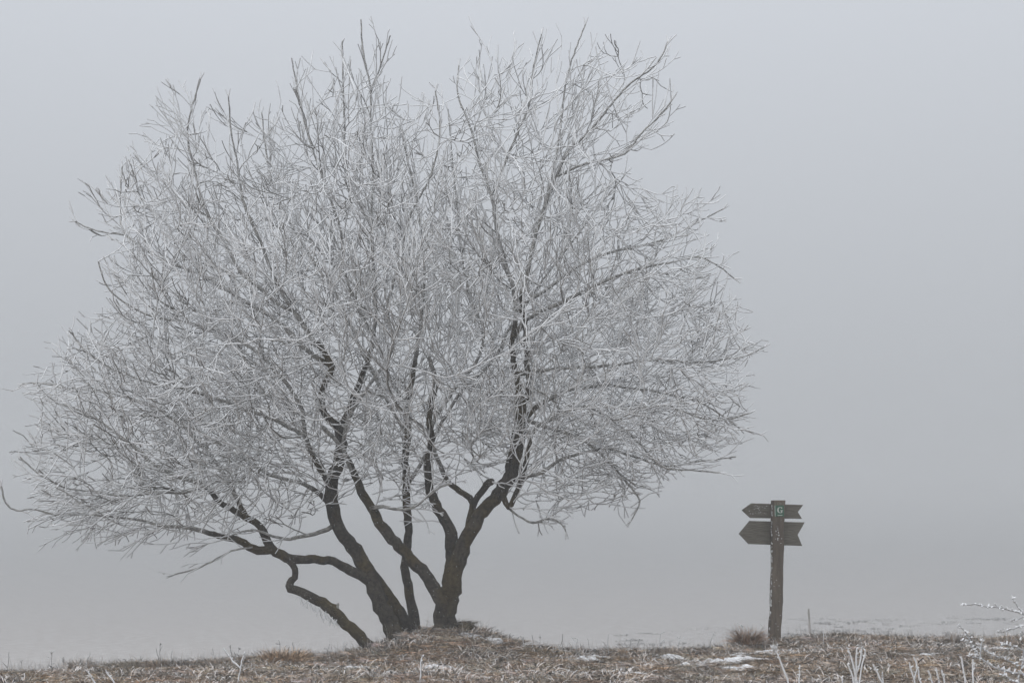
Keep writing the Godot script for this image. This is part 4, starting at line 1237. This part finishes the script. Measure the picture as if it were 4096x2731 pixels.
func shrub() -> void:
	var root := root_at("frosted_shrub", Vector3(4.700,-0.013,-11.800))
	root.position.y = height(root.position.x, root.position.z) - 0.03
	tag(root, "thorny shrub with thick white frost reaching in from the right edge", "shrub")
	var lines := [
		[[Vector3(4.700,-0.013,-11.800), Vector3(4.644,0.264,-11.800), Vector3(4.469,0.334,-11.800), Vector3(4.190,0.303,-11.800), Vector3(4.073,0.327,-11.800), Vector3(3.957,0.358,-11.800), Vector3(3.843,0.435,-11.800), Vector3(3.799,0.495,-11.800), Vector3(3.757,0.603,-11.800), Vector3(3.676,0.705,-11.800)], 0.012],
		[[Vector3(4.712,0.114,-11.900), Vector3(4.626,0.536,-11.900), Vector3(4.418,0.713,-11.900), Vector3(4.209,0.798,-11.900), Vector3(4.063,0.833,-11.900), Vector3(3.919,0.851,-11.900), Vector3(3.847,0.862,-11.900), Vector3(3.753,0.862,-11.900)], 0.008],
		[[Vector3(4.548,0.552,-11.700), Vector3(4.376,0.656,-11.700), Vector3(4.220,0.726,-11.700), Vector3(4.164,0.813,-11.700), Vector3(4.127,0.873,-11.700), Vector3(4.087,0.925,-11.700)], 0.008],
		[[Vector3(4.541,0.491,-11.600), Vector3(4.305,0.698,-11.600), Vector3(4.137,0.712,-11.600), Vector3(4.059,0.691,-11.600), Vector3(3.987,0.663,-11.600), Vector3(3.924,0.656,-11.600)], 0.006],
		[[Vector3(4.580,0.296,-12.000), Vector3(4.405,0.421,-12.000), Vector3(4.270,0.485,-12.000), Vector3(4.210,0.510,-12.000), Vector3(4.138,0.524,-12.000), Vector3(4.080,0.520,-12.000)], 0.007],
		[[Vector3(3.843,0.435,-11.800), Vector3(3.850,0.509,-11.800), Vector3(3.859,0.568,-11.800)], 0.007],
		[[Vector3(4.689,0.233,-12.100), Vector3(4.471,0.269,-12.100), Vector3(4.292,0.340,-12.100), Vector3(4.149,0.401,-12.100), Vector3(4.059,0.430,-12.100), Vector3(3.976,0.469,-12.100), Vector3(3.934,0.519,-12.100)], 0.007],
		[[Vector3(4.554,0.080,-11.600), Vector3(4.348,0.148,-11.600), Vector3(4.142,0.224,-11.600), Vector3(4.039,0.275,-11.600), Vector3(3.954,0.319,-11.600)], 0.008],
		[[Vector3(3.799,0.495,-11.800), Vector3(3.758,0.551,-11.800), Vector3(3.713,0.565,-11.800), Vector3(3.681,0.579,-11.800)], 0.005],
		[[Vector3(3.843,0.435,-11.800), Vector3(3.797,0.446,-11.800), Vector3(3.754,0.456,-11.800)], 0.005],
		[[Vector3(4.212,0.772,-11.800), Vector3(4.153,0.740,-11.800), Vector3(4.114,0.740,-11.800)], 0.005],
		[[Vector3(4.438,0.482,-11.700), Vector3(4.266,0.587,-11.700), Vector3(4.170,0.639,-11.700), Vector3(4.144,0.614,-11.700)], 0.006],
		[[Vector3(4.235,0.493,-11.900), Vector3(4.231,0.412,-11.900), Vector3(4.201,0.306,-11.900), Vector3(4.179,0.226,-11.900)], 0.006],
		[[Vector3(4.515,0.093,-11.500), Vector3(4.238,0.093,-11.500), Vector3(4.035,0.194,-11.500), Vector3(3.899,0.255,-11.500), Vector3(3.830,0.262,-11.500)], 0.007],
	]
	for l in lines:
		var b := Buf.new()
		var pts := []
		for p in l[0]: pts.append(p - root.position)
		var line := stem_tube(b, pts, l[1], 0.0042, 0.003, Color(0.045, 0.042, 0.045), 0.55)
		var tufts := Buf.new()
		for k in range(2, line.size()):
			if line[k].x + root.position.x > 5.2: continue
			for s in 3:
				if rng.randf() < 0.72:
					var a := line[k] + Vector3(rng.randfn() * .004, rng.randfn() * .004, rng.randfn() * .004)
					var d := (Vector3(-0.35, 0.35, 0.2) + Vector3(rng.randfn(), rng.randfn(), rng.randfn()) * 0.8).normalized()
					var ln := rng.randf_range(0.010, 0.034)
					tube(tufts, PackedVector3Array([a, a + d * ln * 0.5, a + d * ln + Vector3(0, .003, 0)]), PackedFloat32Array([0.004, 0.0064, 0.0048]), 5, Color(0.62, 0.63, 0.65), 1.0)
		var o := commit(b, "branch", mats.twig, root)
		if tufts.v.size():
			tag(commit(tufts, "frost_tufts", mats.frost, o), "", "", "", "stuff")
